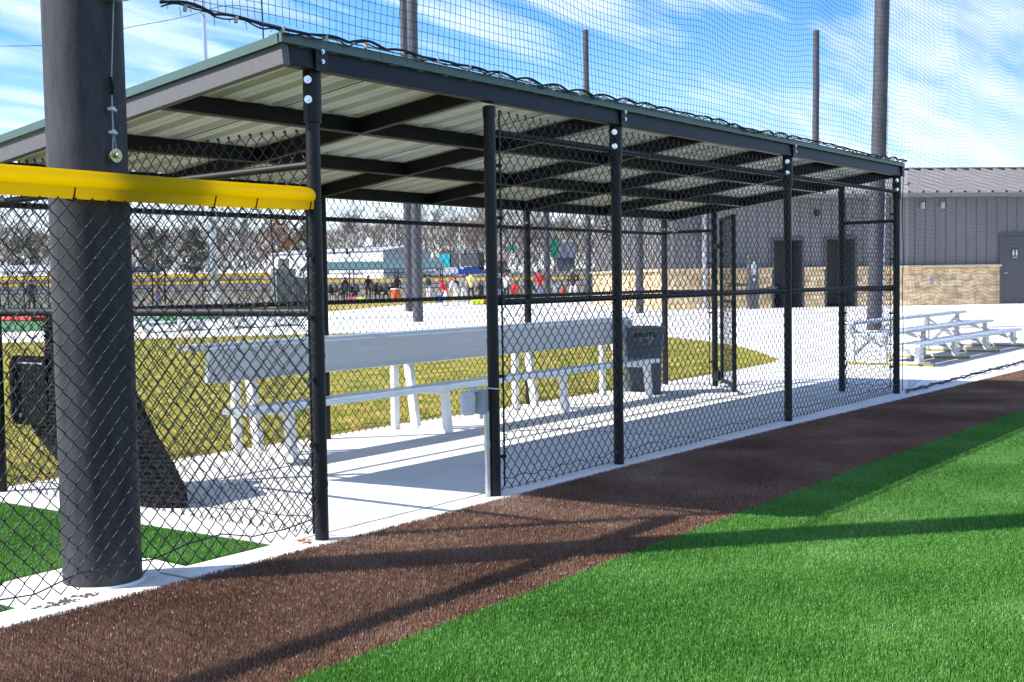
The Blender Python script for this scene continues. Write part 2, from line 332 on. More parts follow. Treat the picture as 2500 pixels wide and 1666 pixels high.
def chain_link(name, a, b, z0, z1, parent, warp=0.006, sides=4, lean=0.0, hooks=True):
    a, b = np.array([*a[:2], 0.]), np.array([*b[:2], 0.]); Ln = np.linalg.norm(b - a); u = (b - a) / Ln; n = np.array([-u[1], u[0], 0])
    h = DW / 2; nw = max(2, int(Ln / h)); h = Ln / nw; kz = int(round((z1 - z0) / (DH / 2))); dz = (z1 - z0) / kz
    I = np.arange(nw)[:, None]; k = np.arange(kz + 1)[None, :]
    right = ((k + I) % 2).astype(float)                       # at the right-hand knuckle or the left-hand one
    lat = (I + right) * h + (right * 2 - 1) * WR * 0.8
    z = np.broadcast_to(z0 + k * dz, lat.shape).copy(); dep = np.zeros_like(lat)
    latm = (lat[:, :-1] + lat[:, 1:]) / 2; zm = (z[:, :-1] + z[:, 1:]) / 2; dm = np.where(right[:, :-1] > 0.5, 1, -1) * WR * 1.5
    A = np.empty((nw, 2 * kz + 1)); Z = np.empty_like(A); D = np.empty_like(A)
    A[:, 0::2] = lat; A[:, 1::2] = latm; Z[:, 0::2] = z; Z[:, 1::2] = zm; D[:, 0::2] = dep; D[:, 1::2] = dm
    if hooks:                                                 # the knuckled ends along the top and the twisted tails below
        s = (right[:, -1] * 2 - 1)[:, None]
        A = np.concatenate([A, A[:, -1:] + s * 0.001, A[:, -1:] - s * 0.006, A[:, -1:] - s * 0.012], 1); Z = np.concatenate([Z, Z[:, -1:] + .012, Z[:, -1:] + .017, Z[:, -1:] + .006], 1)
        D = np.concatenate([D, D[:, -1:] + .004, D[:, -1:] + .006, D[:, -1:] + .004], 1)
        s0 = (right[:, 0] * 2 - 1)[:, None]
        A = np.concatenate([A[:, :1] + s0 * 0.012, A], 1); Z = np.concatenate([Z[:, :1] - .020, Z], 1); D = np.concatenate([D[:, :1] + .002, D], 1)
    ph = RNG.random(4) * 6
    wv = warp * (np.sin(A * 3.1 + ph[0]) + np.sin(Z * 4.2 + ph[1] + A * 1.3)) + lean * Z
    A = A + 0.35 * warp * np.sin(Z * 5 + A * 2.2 + ph[2]); Z = Z + 0.5 * warp * np.sin(A * 6 + ph[3])
    P = a[None, None] + A[..., None] * u + (D + wv)[..., None] * n + Z[..., None] * np.array([0, 0, 1.])
    return mesh_np(name, [strands(P, WR, sides, n)], K['wire'], parent)

# ------------------------------------------------------------------ ground
def sheet(name, m, fn, us, Ds, kind='structure'):
    vs, fs = [], []
    for D in Ds:
        for q in us:
            x = CAM[0] + RM[2][0] * D * 1.0 + RM[0][0] * q; y = CAM[1] + RM[2][1] * D + RM[0][1] * q
            vs.append((x, y, fn(x, y)))
    k = len(us)
    for i in range(len(Ds) - 1):
        for j in range(k - 1): fs.append((i * k + j, i * k + j + 1, (i + 1) * k + j + 1, (i + 1) * k + j))
    mb = MB(); mb.add(vs, fs); o = mb.build(name, m, smooth=True, fix=False); return tag(o, kind=kind)
def ground_z(x, y):
    return terrain(x, y) - 0.07
sheet('ground', K['earth'], ground_z, [-900, -500, -300, -150, -60, -20, 0, 20, 60, 150, 300, 500, 900], [-60, -20, 0, 20, 60, 110, 112, 130, 150, 180, 210, 245, 270, 300, 350, 420, 700, 1500])
sheet('road', K['asphalt'], lambda x, y: terrain(x, y) + 0.03, [-320, -160, -60, 0, 60, 160, 320], [243, 250, 257])
sheet('parking_lot', K['asphalt'], lambda x, y: terrain(x, y) + 0.02, [-110, -60, 0, 40], [152, 175, 200])
FRONT = [(-0.15, -0.12), (3, -0.13), (5.5, -0.18), (8, -0.27), (11, -0.36), (14, -0.46), (20, -0.62), (32, -0.9)]
plaza = FRONT + [(70, -1.5), (80, 20), (66, 46), (49.1, 41.2), (36.5, 35.1), (31.9, 34.4), (20.6, 28.0), (16.6, 29.3), (4, 37), (4, 27), (12.6, 22.9), (8, 14), (-0.15, 6)]
mb = MB(); mb.prism(plaza, -0.1, 0.0); tag(mb.build('plaza', K['concrete']), kind='structure')
mb = MB(); mb.prism([(-9, -0.12), (-0.154, -0.12), (-0.154, 0.125), (-9, 0.105)], -0.1, 0.0)
tag(mb.build('kerb_strip', K['concrete']), kind='structure')
mb = MB(); mb.prism([(-1.62, 0.108), (-0.80, 0.113), (-0.78, 0.42), (-1.0, 0.60), (-1.45, 0.58), (-1.62, 0.40)], -0.1, 0.002)
tag(mb.build('pole_pad', K['concrete']), kind='structure')
arc = [(-14, 3.03), (9.4, 3.06), (11.5, 3.13), (13.2, 3.28), (13.97, 3.47), (14.35, 3.75), (15.4, 4.4), (16.7, 5.34), (18.0, 6.5), (19.1, 7.77), (20.6, 9.6), (21.8, 11.8), (22.4, 14), (22.3, 15.6), (21.2, 16.9), (18.8, 18.2), (15.0, 20.9), (12.5, 22.8), (2, 29), (-14, 29)]
mb = MB(); mb.prism(arc, 0.004, 0.004, top_only=True); tag(mb.build('lawn', K['lawn']), kind='structure')
mb = MB(); mb.prism([(36.0, 35.4), (49, 41.5), (66, 46.5), (74, 60), (60, 62), (40, 60), (26, 46)], -0.04, -0.036, top_only=True); tag(mb.build('far_lawn', K['lawn']), kind='structure')
mb = MB(); mb.prism([(-12, -0.17), (-0.15, -0.17), (3, -0.17), (8, -0.31), (14, -0.50), (34, -1.0), (34, -2.3), (20, -1.9), (12, -1.68), (8, -1.62), (3, -1.54), (-12, -1.60)], -0.016, -0.016, top_only=True)
tag(mb.build('warning_track', K['brown_base']), kind='structure')
mb = MB(); mb.prism([(-12, -1.61), (3, -1.55), (8, -1.63), (12, -1.69), (20, -1.91), (34, -2.31), (60, -20), (-12, -30)], -0.016, -0.016, top_only=True)
tag(mb.build('infield_turf', K['turf_base']), kind='structure')
mb = MB(); mb.prism([(-9, 0.13), (-1.64, 0.13), (-1.64, 0.42), (-1.46, 0.6), (-1.0, 0.62), (-0.78, 0.44), (-0.78, 0.14), (-0.17, 0.16), (-0.17, 3.0), (-9, 3.0)], -0.02, -0.02, top_only=True)
tag(mb.build('side_turf', K['turf_base']), kind='structure')
mb = MB(); mb.prism([(0, 40), (17, 30.4), (22, 28.6), (31, 36), (44, 62), (52, 98), (20, 110), (-20, 90)], -0.03, -0.03, top_only=True)
tag(mb.build('far_infield', K['far_turf']), kind='structure')

def blades(name, region, tile, per, h, wd, m, jitter=0.9, flat=0.55):
    """one small patch of blades, repeated over the tiles of a region (geometry nodes)"""
    vs, fs = [], []; rg = np.random.default_rng(len(name))
    for _ in range(per):
        x, y = (rg.random(2) - .5) * tile; a = rg.random() * 6.283; ln = h * (0.65 + 0.5 * rg.random()); tl = rg.random() ** 1.2 * flat * ln; b = a + (rg.random() - .5) * 2.4 + 1.57
        wx, wy = math.cos(a) * wd / 2, math.sin(a) * wd / 2; dx, dy = math.cos(b) * tl, math.sin(b) * tl; o = len(vs)
        vs += [(x - wx, y - wy, -.012), (x + wx, y + wy, -.012), (x + wx * .9 + dx * .35, y + wy * .9 + dy * .35, ln * .6), (x - wx * .9 + dx * .35, y - wy * .9 + dy * .35, ln * .6), (x + dx, y + dy, ln)]
        fs += [(o, o + 1, o + 2, o + 3), (o + 3, o + 2, o + 4)]
    npatch = len(vs); pts = []
    x0, x1, y0f, y1f = region
    x = x0
    while x < x1:
        ya, yb = y0f(x), y1f(x); n_ = max(1, math.ceil((yb - ya) / tile - .02))
        for i in range(n_): pts.append((x + tile / 2, yb - tile / 2 - (i * (yb - ya - tile) / (n_ - 1) if n_ > 1 else 0), 0))
        x += tile
    me = bpy.data.meshes.new(name); me.from_pydata(vs + pts, [], fs); me.materials.append(m)
    at_ = me.attributes.new('is_tile', 'BOOLEAN', 'POINT'); at_.data.foreach_set('value', [i >= npatch for i in range(len(vs) + len(pts))])
    o = bpy.data.objects.new(name, me); COL.objects.link(o); tag(o, kind='stuff')
    ng = bpy.data.node_groups.new(name + '_spread', 'GeometryNodeTree')
    ng.interface.new_socket('Geometry', in_out='INPUT', socket_type='NodeSocketGeometry'); ng.interface.new_socket('Geometry', in_out='OUTPUT', socket_type='NodeSocketGeometry')
    N, L = ng.nodes, ng.links; gi, go = N.new('NodeGroupInput'), N.new('NodeGroupOutput')
    na = N.new('GeometryNodeInputNamedAttribute'); na.data_type = 'BOOLEAN'; na.inputs['Name'].default_value = 'is_tile'
    sg = N.new('GeometryNodeSeparateGeometry'); sg.domain = 'POINT'
    L.new(gi.outputs[0], sg.inputs['Geometry']); L.new(na.outputs['Attribute'], sg.inputs['Selection'])
    ip = N.new('GeometryNodeInstanceOnPoints'); L.new(sg.outputs['Selection'], ip.inputs['Points']); L.new(sg.outputs['Inverted'], ip.inputs['Instance'])
    rv = N.new('FunctionNodeRandomValue'); rv.data_type = 'INT'; rv.inputs[4].default_value = 0; rv.inputs[5].default_value = 3
    mu = N.new('ShaderNodeMath'); mu.operation = 'MULTIPLY'; mu.inputs[1].default_value = math.pi / 2; L.new(rv.outputs[2], mu.inputs[0])
    cx = N.new('ShaderNodeCombineXYZ'); L.new(mu.outputs[0], cx.inputs[2]); L.new(cx.outputs[0], ip.inputs['Rotation']); L.new(ip.outputs[0], go.inputs[0])
    md = o.modifiers.new('spread', 'NODES'); md.node_group = ng
    return o
def slab_edge(x):
    for (a, ya), (b, yb) in zip(FRONT, FRONT[1:]):
        if x <= b: return ya + (yb - ya) * max(0, (x - a)) / (b - a)
    return -0.9
def track_edge(x): return -1.56 if x < 3 else -1.545 - (x - 3) * 0.016
T = 0.24
blades('turf_grass', (-4.0, 13.0, lambda x: track_edge(x) - T * (14 if x < 2 else (22 if x < 8 else 26)), lambda x: track_edge(x)), T, 2000, 0.021, 0.0024, K['green_blade'])
blades('track_grass', (-4.4, 15.0, lambda x: track_edge(x), lambda x: slab_edge(x + T / 2) - .004), T, 1800, 0.021, 0.0027, K['brown_blade'])
blades('side_grass', (-4.6, -0.42, lambda x: (0.13 if x < -1.90 or x > -0.85 else 0.60), lambda x: 2.55), T, 2000, 0.021, 0.0024, K['green_blade'])
def poly_y(P, x):
    for (a, ya), (b, yb) in zip(P, P[1:]):
        if x <= b: return ya + (yb - ya) * max(0, x - a) / (b - a)
    return P[-1][1]
blades('lawn_grass', (-2.0, 21.6, lambda x: 0.06 + poly_y(arc[:14], x + .4 if x > 10 else x), lambda x: poly_y([(12.5, 22.6), (15, 20.7), (18.8, 18.0), (21.2, 16.6), (22.3, 15.4)], x + .4) - .4), 0.40, 1300, 0.045, 0.0052, K['lawn_blade'], flat=0.9)

# ------------------------------------------------------------------ the dugout
BAY, WB = 3.05, 2.90
XE = 9.13
def rz_top(y): return 2.52 - 0.131 * (y + 0.06)        # underside of the roof sheet
dug = thing('dugout_shelter', (0, 0, 0), 'black steel dugout with sloping roof and chain link walls on the concrete slab', 'dugout')
FPOST = [0.0, 1.53, 3.04, 6.10, XE]
PR = 0.0365
for i, x in enumerate(FPOST):
    mb = MB(); top = 2.395 if i == 1 else 2.44
    mb.tube((x, 0, -.02), (x, 0, top), PR, n=24)
    if i == 1: mb.tube((x, 0, top - .06), (x, 0, top), PR + .004, n=24); mb.ell((x, 0, top), (PR + .004, PR + .004, .012), 20, 4, z0=0.0)
    zs = [0.28, 0.62, 0.95, 1.30, 1.62, 1.95] if i == 0 else ([.20, .95, 1.62, 2.05] if i == 1 else [.08, .12])
    for z in zs: mb.tube((x, 0, z), (x, 0, z + .022), PR + .0025, n=24)
    if i != 1: mb.tube((x, -.002, 2.16), (x, -.002, 2.44), PR + .010, n=24)
    po = mb.build('post', K['black_steel'], dug, smooth=True)
    if i != 1:
        pl = MB(); pl.box((x, -.072, 2.475), (.085, .010, .13), bev=.002); pl.build('bracket', K['black_steel'], po)
        for dx, dz in ((0, .035), (0, -.015)):
            bt = MB(); bt.tube((x + dx, -.079, 2.475 + dz), (x + dx, -.085, 2.475 + dz), .012, n=10); bt.tube((x + dx, -.084, 2.475 + dz), (x + dx, -.092, 2.475 + dz), .007, n=6); bt.build('bolt', K['zinc'], po)
        for z in (2.27, 2.37):
            bt = MB(); bt.tube((x - PR - .011, -.02, z), (x - PR - .016, -.024, z), .020, n=16); bt.tube((x - PR - .015, -.024, z), (x - PR - .026, -.03, z), .010, n=6); bt.build('bolt', K['zinc'], po)
for x in (0.0, BAY, 2 * BAY, XE - .03):
    mb = MB(); mb.tube((x, WB, -.02), (x, WB, 2.12), PR, n=20)
    for z in (.3, .9, 1.5): mb.tube((x, WB, z), (x, WB, z + .02), PR + .0025, n=20)
    po = mb.build('post', K['black_steel'], dug, smooth=True)
    bt = MB(); bt.tube((x - .037, WB - .02, 1.93), (x - .05, WB - .026, 1.93), .016, n=10); bt.build('bolt', K['zinc'], po)
for y in (0.63, 2.23):
    mb = MB(); mb.tube((XE, y, -.02), (XE, y, rz_top(y) - .1), PR, n=20)
    for z in (.5, 1.4): mb.tube((XE, y, z), (XE, y, z + .02), PR + .0025, n=20)
    mb.build('post', K['black_steel'], dug, smooth=True)
# roof framing: channels as solid bars
XL, XR, YF, YB = -0.26, 9.16, -0.06, 2.86
def roofbar(name, a, b, wd, top_off=0.0, dep=0.10, m='black_beam', n=(0, .131, 1)):
    mb = MB(); up = Vector(n).normalized()
    A = Vector((a[0], a[1], rz_top(a[1]) - dep / 2 - top_off)); B = Vector((b[0], b[1], rz_top(b[1]) - dep / 2 - top_off))
    mb.beam(A, B, wd, dep, up=up, bev=.003); return mb.build(name, K[m], dug)
fa = roofbar('fascia_beam', (XL + .05, YF + .024), (XR - .05, YF + .024), .048, -.0, .102)
lf = roofbar('end_beam', (XL + .024, YF), (XL + .024, YB), .048, 0, .104, 'sunlit_black_beam')
roofbar('end_beam', (XR - .024, YF), (XR - .024, YB), .048, 0, .104, 'black_beam')
roofbar('back_beam', (XL + .05, YB - .06), (XR - .05, YB - .06), .05, .0, .098)
for y in (0.93, 1.86): roofbar('purlin', (XL + .05, y), (XR - .05, y), .05, .001, .098)
for x in (1.37, 2.92, 4.38, 5.93, 7.45):
    for y0, y1 in ((YF + .05, .904), (.956, 1.834), (1.886, YB - .086)):
        rb_ = roofbar('rafter', (x, y0), (x, y1), .05, .003, .099)
# corrugated roof sheet
def deck():
    mb = MB(); prof = []; x = XL - .01; pitch = 0.232
    while x < XR:
        for dx, dz in ((0, 0), (.060, 0), (.068, .006), (.076, 0), (.130, 0), (.148, .042), (.214, .042)):
            if x + dx < XR + .012: prof.append((x + dx, dz))
        x += pitch
    prof.append((XR + .012, 0)); n = len(prof); Y0, Y1 = YF - .012, YB + .02; vs = []
    for off in (0.002, 0.006):
        for y in (Y0, Y1):
            for a, z in prof: vs.append((a, y, rz_top(y) + z + off))
    fs_b = [(j + 1, j, n + j, n + j + 1) for j in range(n - 1)]; fs_t = [(2 * n + j, 2 * n + j + 1, 3 * n + j + 1, 3 * n + j) for j in range(n - 1)]
    o = len(mb.v); mb.add(vs, [f for f in fs_b], 0); mb.f += [tuple(i + o for i in f) for f in fs_t]; mb.m += [1] * len(fs_t)
    return mb.build('roof_sheet', [K['white_deck'], K['green_trim']], dug, fix=False)
dk = deck()
sm = MB()
for i in range(1, 11):
    x = XL + .01 + i * 0.928
    if x < XR - .06: sm.beam((x, YF + .05, rz_top(YF + .05) - .0005), (x, YB - .09, rz_top(YB - .09) - .0005), .006, .003, up=(0, .131, 1))
sm.build('seam', K['black_beam'], dk)
mb = MB(); mb.beam((XL - .02, YF - .008, 2.543), (XR + .02, YF - .008, 2.543), .02, .044); mb.beam((XL - .02, YF + .03, 2.5632), (XR + .02, YF + .03, 2.558), .09, .006, up=(0, .131, 1)); mb.build('roof_trim', K['green_trim'], dug)
mb = MB(); a, b = Vector((XL - .010, YF + .012, 2.540)), Vector((XL - .010, YB + .02, rz_top(YB + .02) + .0295)); mb.beam(a, b, .02, .046, up=(0, .131, 1)); mb.build('roof_trim', K['green_trim'], dug)
mb = MB(); a, b = Vector((XR + .010, YF + .012, 2.540)), Vector((XR + .010, YB + .02, rz_top(YB + .02) + .0295)); mb.beam(a, b, .02, .046, up=(0, .131, 1)); mb.build('roof_trim', K['green_trim'], dug)
# rails
def rail(a, b, r=.0205):
    mb = MB(); mb.tube(a, b, r, n=14); return mb.build('rail', K['black_steel'], dug, smooth=True)
for x0, x1 in ((1.53 + PR, 3.04 - PR), (3.04 + PR, 6.10 - PR), (6.10 + PR, XE - PR)):
    rail((x0, 0, 2.245), (x1, 0, 2.245)); rail((x0, 0, 1.198), (x1, 0, 1.198))
for i in range(3):
    x0, x1 = i * BAY + PR, (i + 1) * BAY - PR - (.03 if i == 2 else 0)
    rail((x0, WB, 1.878), (x1, WB, 1.878)); rail((x0, WB, 1.166), (x1, WB, 1.166))
rail((0, PR, 1.945), (0, WB - PR, 1.890)); rail((0, PR, 1.185), (0, WB - PR, 1.178), .024)
rail((XE, PR, 1.925), (XE, .63 - PR, 1.920)); rail((XE, PR, 1.168), (XE, .63 - PR, 1.168))
rail((XE, 2.23 + PR, 1.895), (XE, WB - PR, 1.895)); rail((XE, 2.23 + PR, 1.163), (XE, WB - PR, 1.163))
# mesh
o_ = -0.026
chain_link('chain_link', (1.575, o_), (3.00, o_), .045, 2.36, dug)
chain_link('chain_link', (3.085, o_), (6.06, o_), .045, 2.37, dug)
chain_link('chain_link', (6.145, o_), (XE - .045, o_), .045, 2.36, dug)
for i in range(3): chain_link('chain_link', (i * BAY + .045, WB - .026), ((i + 1) * BAY - .045 - (.03 if i == 2 else 0), WB - .026), .03, 2.03, dug)
chain_link('chain_link', (.028, .05), (.028, WB - .05), .03, 2.12, dug, warp=.010)
chain_link('chain_link', (XE - .026, .045), (XE - .026, .585), .03, 2.22, dug)
chain_link('chain_link', (XE - .026, 2.28), (XE - .026, WB - .05), .03, 2.10, dug)
# tension bars with their bands, and the bottom tension wire
def tbar(x, y, z0, z1, dx, dy, zs):
    mb = MB(); mb.box((x, y, (z0 + z1) / 2), (.012, .006, z1 - z0)); t = mb.build('tension_bar', K['black_steel'], dug)
    for z in zs:
        b = MB(); L_ = math.hypot(dx, dy); b.box((x + dx / 2, y + dy / 2, z), (L_ + .02, .014, .022), rz=math.atan2(dy, dx)); b.tube((x, y - .012, z), (x, y + .012, z), .009, n=8); b.build('tension_band', K['black_steel'], t)
tbar(-0.062, -.004, .04, 1.72, .062, 0, (.22, .50, .84, 1.16, 1.48))
tbar(0.03, .060, .03, 2.10, -.03, -.06, (.3, .9, 1.5, 1.9))
tbar(1.592, -.03, .05, 2.38, -.06, .03, (.24, .74, 1.22, 1.72, 2.04))
tbar(XE - .06, -.02, .05, 2.36, .06, .02, (.4, 1.0, 1.6, 2.1)); tbar(XE - .03, .06, .05, 2.2, .03, -.06, (.3, .9, 1.5, 2.0)); tbar(XE - .03, .57, .05, 2.2, .03, .06, (.3, .9, 1.5))
tbar(XE - .07, WB - .03, .04, 2.05, .05, .03, (.4, 1.0, 1.6)); tbar(XE - .03, 2.29, .04, 2.1, .03, -.06, (.3, .9, 1.5))
mb = MB()
def twire(a, b, z, sag=.01, n=24):
    P = [(a[0] + (b[0] - a[0]) * i / n, a[1] + (b[1] - a[1]) * i / n, z + sag * math.sin(i * 1.7 + a[0]) + sag * .6 * math.sin(i * .6)) for i in range(n + 1)]
    mb.path(P, .003, 5)
twire((1.57, -.032), (3.0, -.032), .095); twire((3.08, -.032), (6.07, -.032), .095); twire((6.13, -.032), (XE, -.032), .095)
twire((.04, WB - .03), (XE - .05, WB - .03), .07, n=60); twire((.032, .04), (.032, WB), .09); twire((XE - .03, .04), (XE - .03, .6), .09)
mb.build('tension_wire', K['wire'], dug)
# the open gate leaf at the far end
gt = MB(); H0, H1 = Vector((8.93, 2.04, 0)), Vector((8.15, 1.51, 0)); Z = Vector((0, 0, 1)); r_ = .022
gt.tube(H0 + Z * .06, H0 + Z * 2.03, r_, n=12); gt.tube(H1 + Z * .04, H1 + Z * 2.03, r_ + .004, n=12)
gt.tube(H0 + Z * 2.01, H1 + Z * 2.01, r_, n=12); gt.tube(H0 + Z * .10, H1 + Z * .10, r_, n=12); gt.tube(H0 + Z * 1.05, H1 + Z * 1.05, r_ * .8, n=12)
gate = gt.build('gate', K['black_steel'], dug, smooth=True)
chain_link('gate_mesh', H0, H1, .1, 2.0, gate, sides=3)
for z_, h_ in ((.14, .12), (1.70, .06)): mb = MB(); mb.box((9.03, 2.14, z_), (.20, .06, h_), rz=.75, bev=.01); mb.build('hinge', K['black_steel'], gate)

# ------------------------------------------------------------------ yellow capped fence
fen = thing('outfield_fence', (-2, 0, 0), 'low chain link fence topped with a bright yellow plastic cap, joining the dugout corner post', 'fence')
def cap():
    mb = MB(); n = 24; prof = []
    for i in range(n + 1):                                   # an open tube that pinches in towards its slit below
        a = R(-46) + R(272) * i / n; prof.append((math.cos(a) * .052, .018 + math.sin(a) * .046 if math.sin(a) > 0 else .018 + math.sin(a) * .040))
    prof = [(.030, -.056)] + prof + [(-.034, -.056)]
    xs = [-5.0 + i * .12 for i in range(43)]; xs[-1] = -0.036; k = len(prof); vs, fs = [], []
    for j, x in enumerate(xs):
        e = max(0, 1 - (-0.036 - x) / .05); s = 1 - .12 * e
        for a, b in prof: vs.append((x, a * s + .002 * math.sin(x * 5), 1.765 + b * s + .003 * math.sin(x * 2.3)))
    for j in range(len(xs) - 1):
        for i in range(k): fs.append((j * k + i, j * k + (i + 1) % k, (j + 1) * k + (i + 1) % k, (j + 1) * k + i))
    fs.append(tuple((len(xs) - 1) * k + i for i in range(k)))
    mb.add(vs, fs); return mb.build('fence_cap', K['yellow'], fen, smooth=True)
cp = cap()
for x in (-1.46, -.70, -.44, -.075):
    mb = MB(); mb.path([(x, -.038, 1.702), (x + .002, -.044, 1.725), (x + .001, -.052, 1.750)], .0035, 6); mb.path([(x - .02, -.02, 1.70), (x + .006, -.035, 1.695), (x, -.033, 1.71)], .003, 5); mb.build('cable_tie', K['panel'], cp)
mb = MB(); mb.tube((-5, 0, 1.775), (-.03, 0, 1.775), .021, n=12); mb.build('rail', K['black_steel'], fen, smooth=True)
chain_link('chain_link', (-4.95, -.022), (-.055, -.022), .052, 1.708, fen, hooks=False, warp=.009)
mb = MB(); P = [(-4.9 + i * .2, -.03, .12 + .022 * math.sin(i * 1.9) + .02 * math.sin(i * .7)) for i in range(25)]; mb.path(P, .0035, 6); mb.build('tension_wire', K['wire'], fen)
mb = MB(); mb.tube((-4.97, 0, -.02), (-4.97, 0, 1.775), PR, n=16); mb.build('post', K['black_steel'], fen, smooth=True)

# ------------------------------------------------------------------ the near net pole
PX, PY, PRAD = -1.19, 0.215, 0.173
npole = thing('net_pole', (PX, PY, 0), 'thick dark steel pole rising right behind the yellow capped fence, wire cable on it', 'pole')
mb = MB(); TL = (-.006, .0); hgt = 9.0
mb.path([(PX, PY, -.1), (PX + TL[0] * 1, PY, 1), (PX + TL[0] * 3, PY, 3), (PX + TL[0] * 9, PY, hgt)], PRAD, 56); mb.build('shaft', K['pole_paint'], npole, smooth=True)
mb = MB(); mb.tube((PX, PY, -.05), (PX, PY, .012), PRAD + .035, PRAD + .006, n=48); mb.build('grout_collar', K['concrete'], npole, smooth=True)
ca = R(-91)                                   # where the cable hangs on the shaft
def ps(z, off=.012, da=0): return (PX + TL[0] * z + math.cos(ca + da) * (PRAD + off), PY + math.sin(ca + da) * (PRAD + off), z)
mb = MB(); mb.path([ps(4.6, .03, .2), ps(2.62, .022, .15), ps(2.25, .016, .02)], .0030, 8); mb.path([ps(2.25, .016, .02), ps(2.06, .018, .0), ps(1.985, .018), ps(1.925, .024, -.05)], .0035, 8); mb.path([ps(2.06, .018), ps(1.985, .020, .02), ps(1.925, .024, .05)], .0035, 8); mb.build('cable', mat('dull_wire_rope', (.26, .27, .29), .5, .2, 60, metal=.5), npole, smooth=True)
mb = MB(); mb.path([ps(2.245, .018, -.03), ps(2.20, .024, -.01), ps(2.17, .018, .0)], .008, 8); mb.build('cable_wrap', K['panel'], npole, smooth=True)
for z in (2.105, 2.005):
    mb = MB(); mb.path([ps(z, .018, -.12), ps(z - .004, .032, -.03), ps(z - .004, .030, .05)], .0085, 8); mb.tube(ps(z + .006, .03, -.09), ps(z + .006, .03, .02), .006, n=8); mb.build('cable_clamp', K['zinc'], npole, smooth=True)
eb = MB(); q = Vector(ps(1.905, 0)); nd = Vector((math.cos(ca), math.sin(ca), 0)); eb.tube(q - nd * .02, q + nd * .030, .020, n=20); eb.tube(q + nd * .030, q + nd * .036, .030, n=20); eb.tube(q + nd * .036, q + nd * .056, .012, n=6)
eb.build('anchor_bolt', mat('brassy_bolt', (.42, .38, .22), .35, .3, 60, metal=.85), npole, smooth=True)
mb = MB(); mb.box(ps(2.60, .02, .1), (.10, .07, .05), rz=ca, bev=.008); mb.box(ps(2.60, .05, .35), (.05, .03, .03), rz=ca, bev=.006); mb.build('cable_bracket', K['galv'], npole)

# ------------------------------------------------------------------ the net above the dugout
net = thing('safety_net', (4, -.1, 0), 'black knotted backstop net hanging above the dugout roof and down to the ground beyond it', 'net')
NY = -0.10
def lowz(x):
    if x < 9.18: return 2.578 + .010 * math.sin(x * 2.1) + .012 * max(0.0, min(1.0, -x))
    return 0.03
def net_sheet():
    G, X0, X1, ZT = 0.047, -1.02, 23.0, 7.0; VF = []
    xs = np.arange(X0, X1, G)
    def warp(x, z):
        zz = z + .028 * np.sin(x * 2.6 + z * .9) + .016 * np.sin(x * 5.9 - z * 1.7 + 1) + .05 * np.sin(x * .8 + z * .35)
        sc = np.clip((z - 2.6) / .8, .25, 1) if True else 1
        zz = z + (zz - z) * np.where(x < 9.1, sc, 1.0)
        xx = x + .012 * np.sin(z * 2.2 + x * 1.1) + .010 * np.sin(z * 6.1 + x * .7)
        yy = NY - .05 * np.sin(x * 1.05 + z * .6) * np.clip((z - 2.5) / 2, 0, 1) * np.clip(1.5 - x * .12, .15, 1.5) + .02 * np.sin(z * 3 + x * 2.0) * np.clip(1.3 - x * .09, .15, 1)
        return np.stack([xx, yy, zz], -1)
    for lo, sel in ((2.585, xs < 9.18), (0.03, xs >= 9.18)):
        xv = xs[sel]; zv = np.linspace(lo, ZT, int((ZT - lo) / .10)); X, Zz = np.meshgrid(xv, zv, indexing='ij'); VF.append(strands(warp(X, Zz), .0017, 3, (0, 1, 0)))
    for lo, hi, a, b in ((2.62, ZT, X0, X1), (0.05, 2.58, 9.18, X1)):
        zv = np.arange(lo, hi, G); xv = np.arange(a, b, .075); Zz, X = np.meshgrid(zv, xv, indexing='ij'); VF.append(strands(warp(X, Zz), .0017, 3, (0, 1, 0)))
    return mesh_np('netting', VF, K['net'], net, smooth=False)
net_sheet()
mb = MB(); mb.path([(-1.03, NY + .03, 2.60), (-.6, NY, 2.592), (0, NY, 2.578), (3, NY, 2.566), (6, NY, 2.570), (9.16, NY, 2.578)], .004, 6); mb.build('support_cable', K['galv'], net, smooth=True)
mb = MB(); P = []; x = -1.03
while x < 9.16:
    f = ((x + 1.03) / .30) % 1.0; P.append((x, NY - .006 + .006 * math.sin(x * 17), lowz(x) - .002 + .024 * (math.sin(math.pi * f) ** 1.0) * (.55 + .45 * math.sin(x * 3.3 + 2 * math.sin(x * 1.3))))); x += .03
mb.path(P, .0075, 6); P2 = [(p[0] + .01, p[1] + .008, p[2] - .012 + .007 * math.sin(p[0] * 31)) for p in P]; mb.path(P2, .004, 5)
P = [(9.176 + .004 * math.sin(z * 9), NY + .045 + .005 * math.sin(z * 7), z) for z in np.arange(2.55, .0, -.06)]; mb.path(P, .005, 6)
P = [(9.2 + i * .09, NY + .02 * math.sin(i * .7) - .0 * i, .016 + .012 * abs(math.sin(i * .9))) for i in range(150)]; mb.path(P, .013, 6)
P = [(9.2 + i * .09, NY + .03 * math.sin(i * 1.3) + .02, .022 + .016 * abs(math.sin(i * 1.6))) for i in range(150)]; mb.path(P, .006, 5)
mb.k = 0; rr_ = random.Random(3); x = -1.0
while x < 9.1:
    z = lowz(x); L_ = rr_.uniform(.012, .05) * (1.25 if x < 2 else .8); dx = rr_.uniform(-.02, .02); mb.path([(x, NY - .004, z - .004), (x + dx * .4, NY - .008, z - L_ * .6), (x + dx, NY - .006, z - L_)], .0018, 4); x += rr_.uniform(.05, .11)
mb.k = 1; x = -.9
while x < 9.1: mb.tube((x, NY - .006, lowz(x) - .018), (x + .006, NY - .006, lowz(x) + .012), .0095, n=8); x += .30
mb.build('border_rope', [K['net'], mat('pale_twine', (.45, .43, .38), .8, .2, 30)], net, smooth=True)

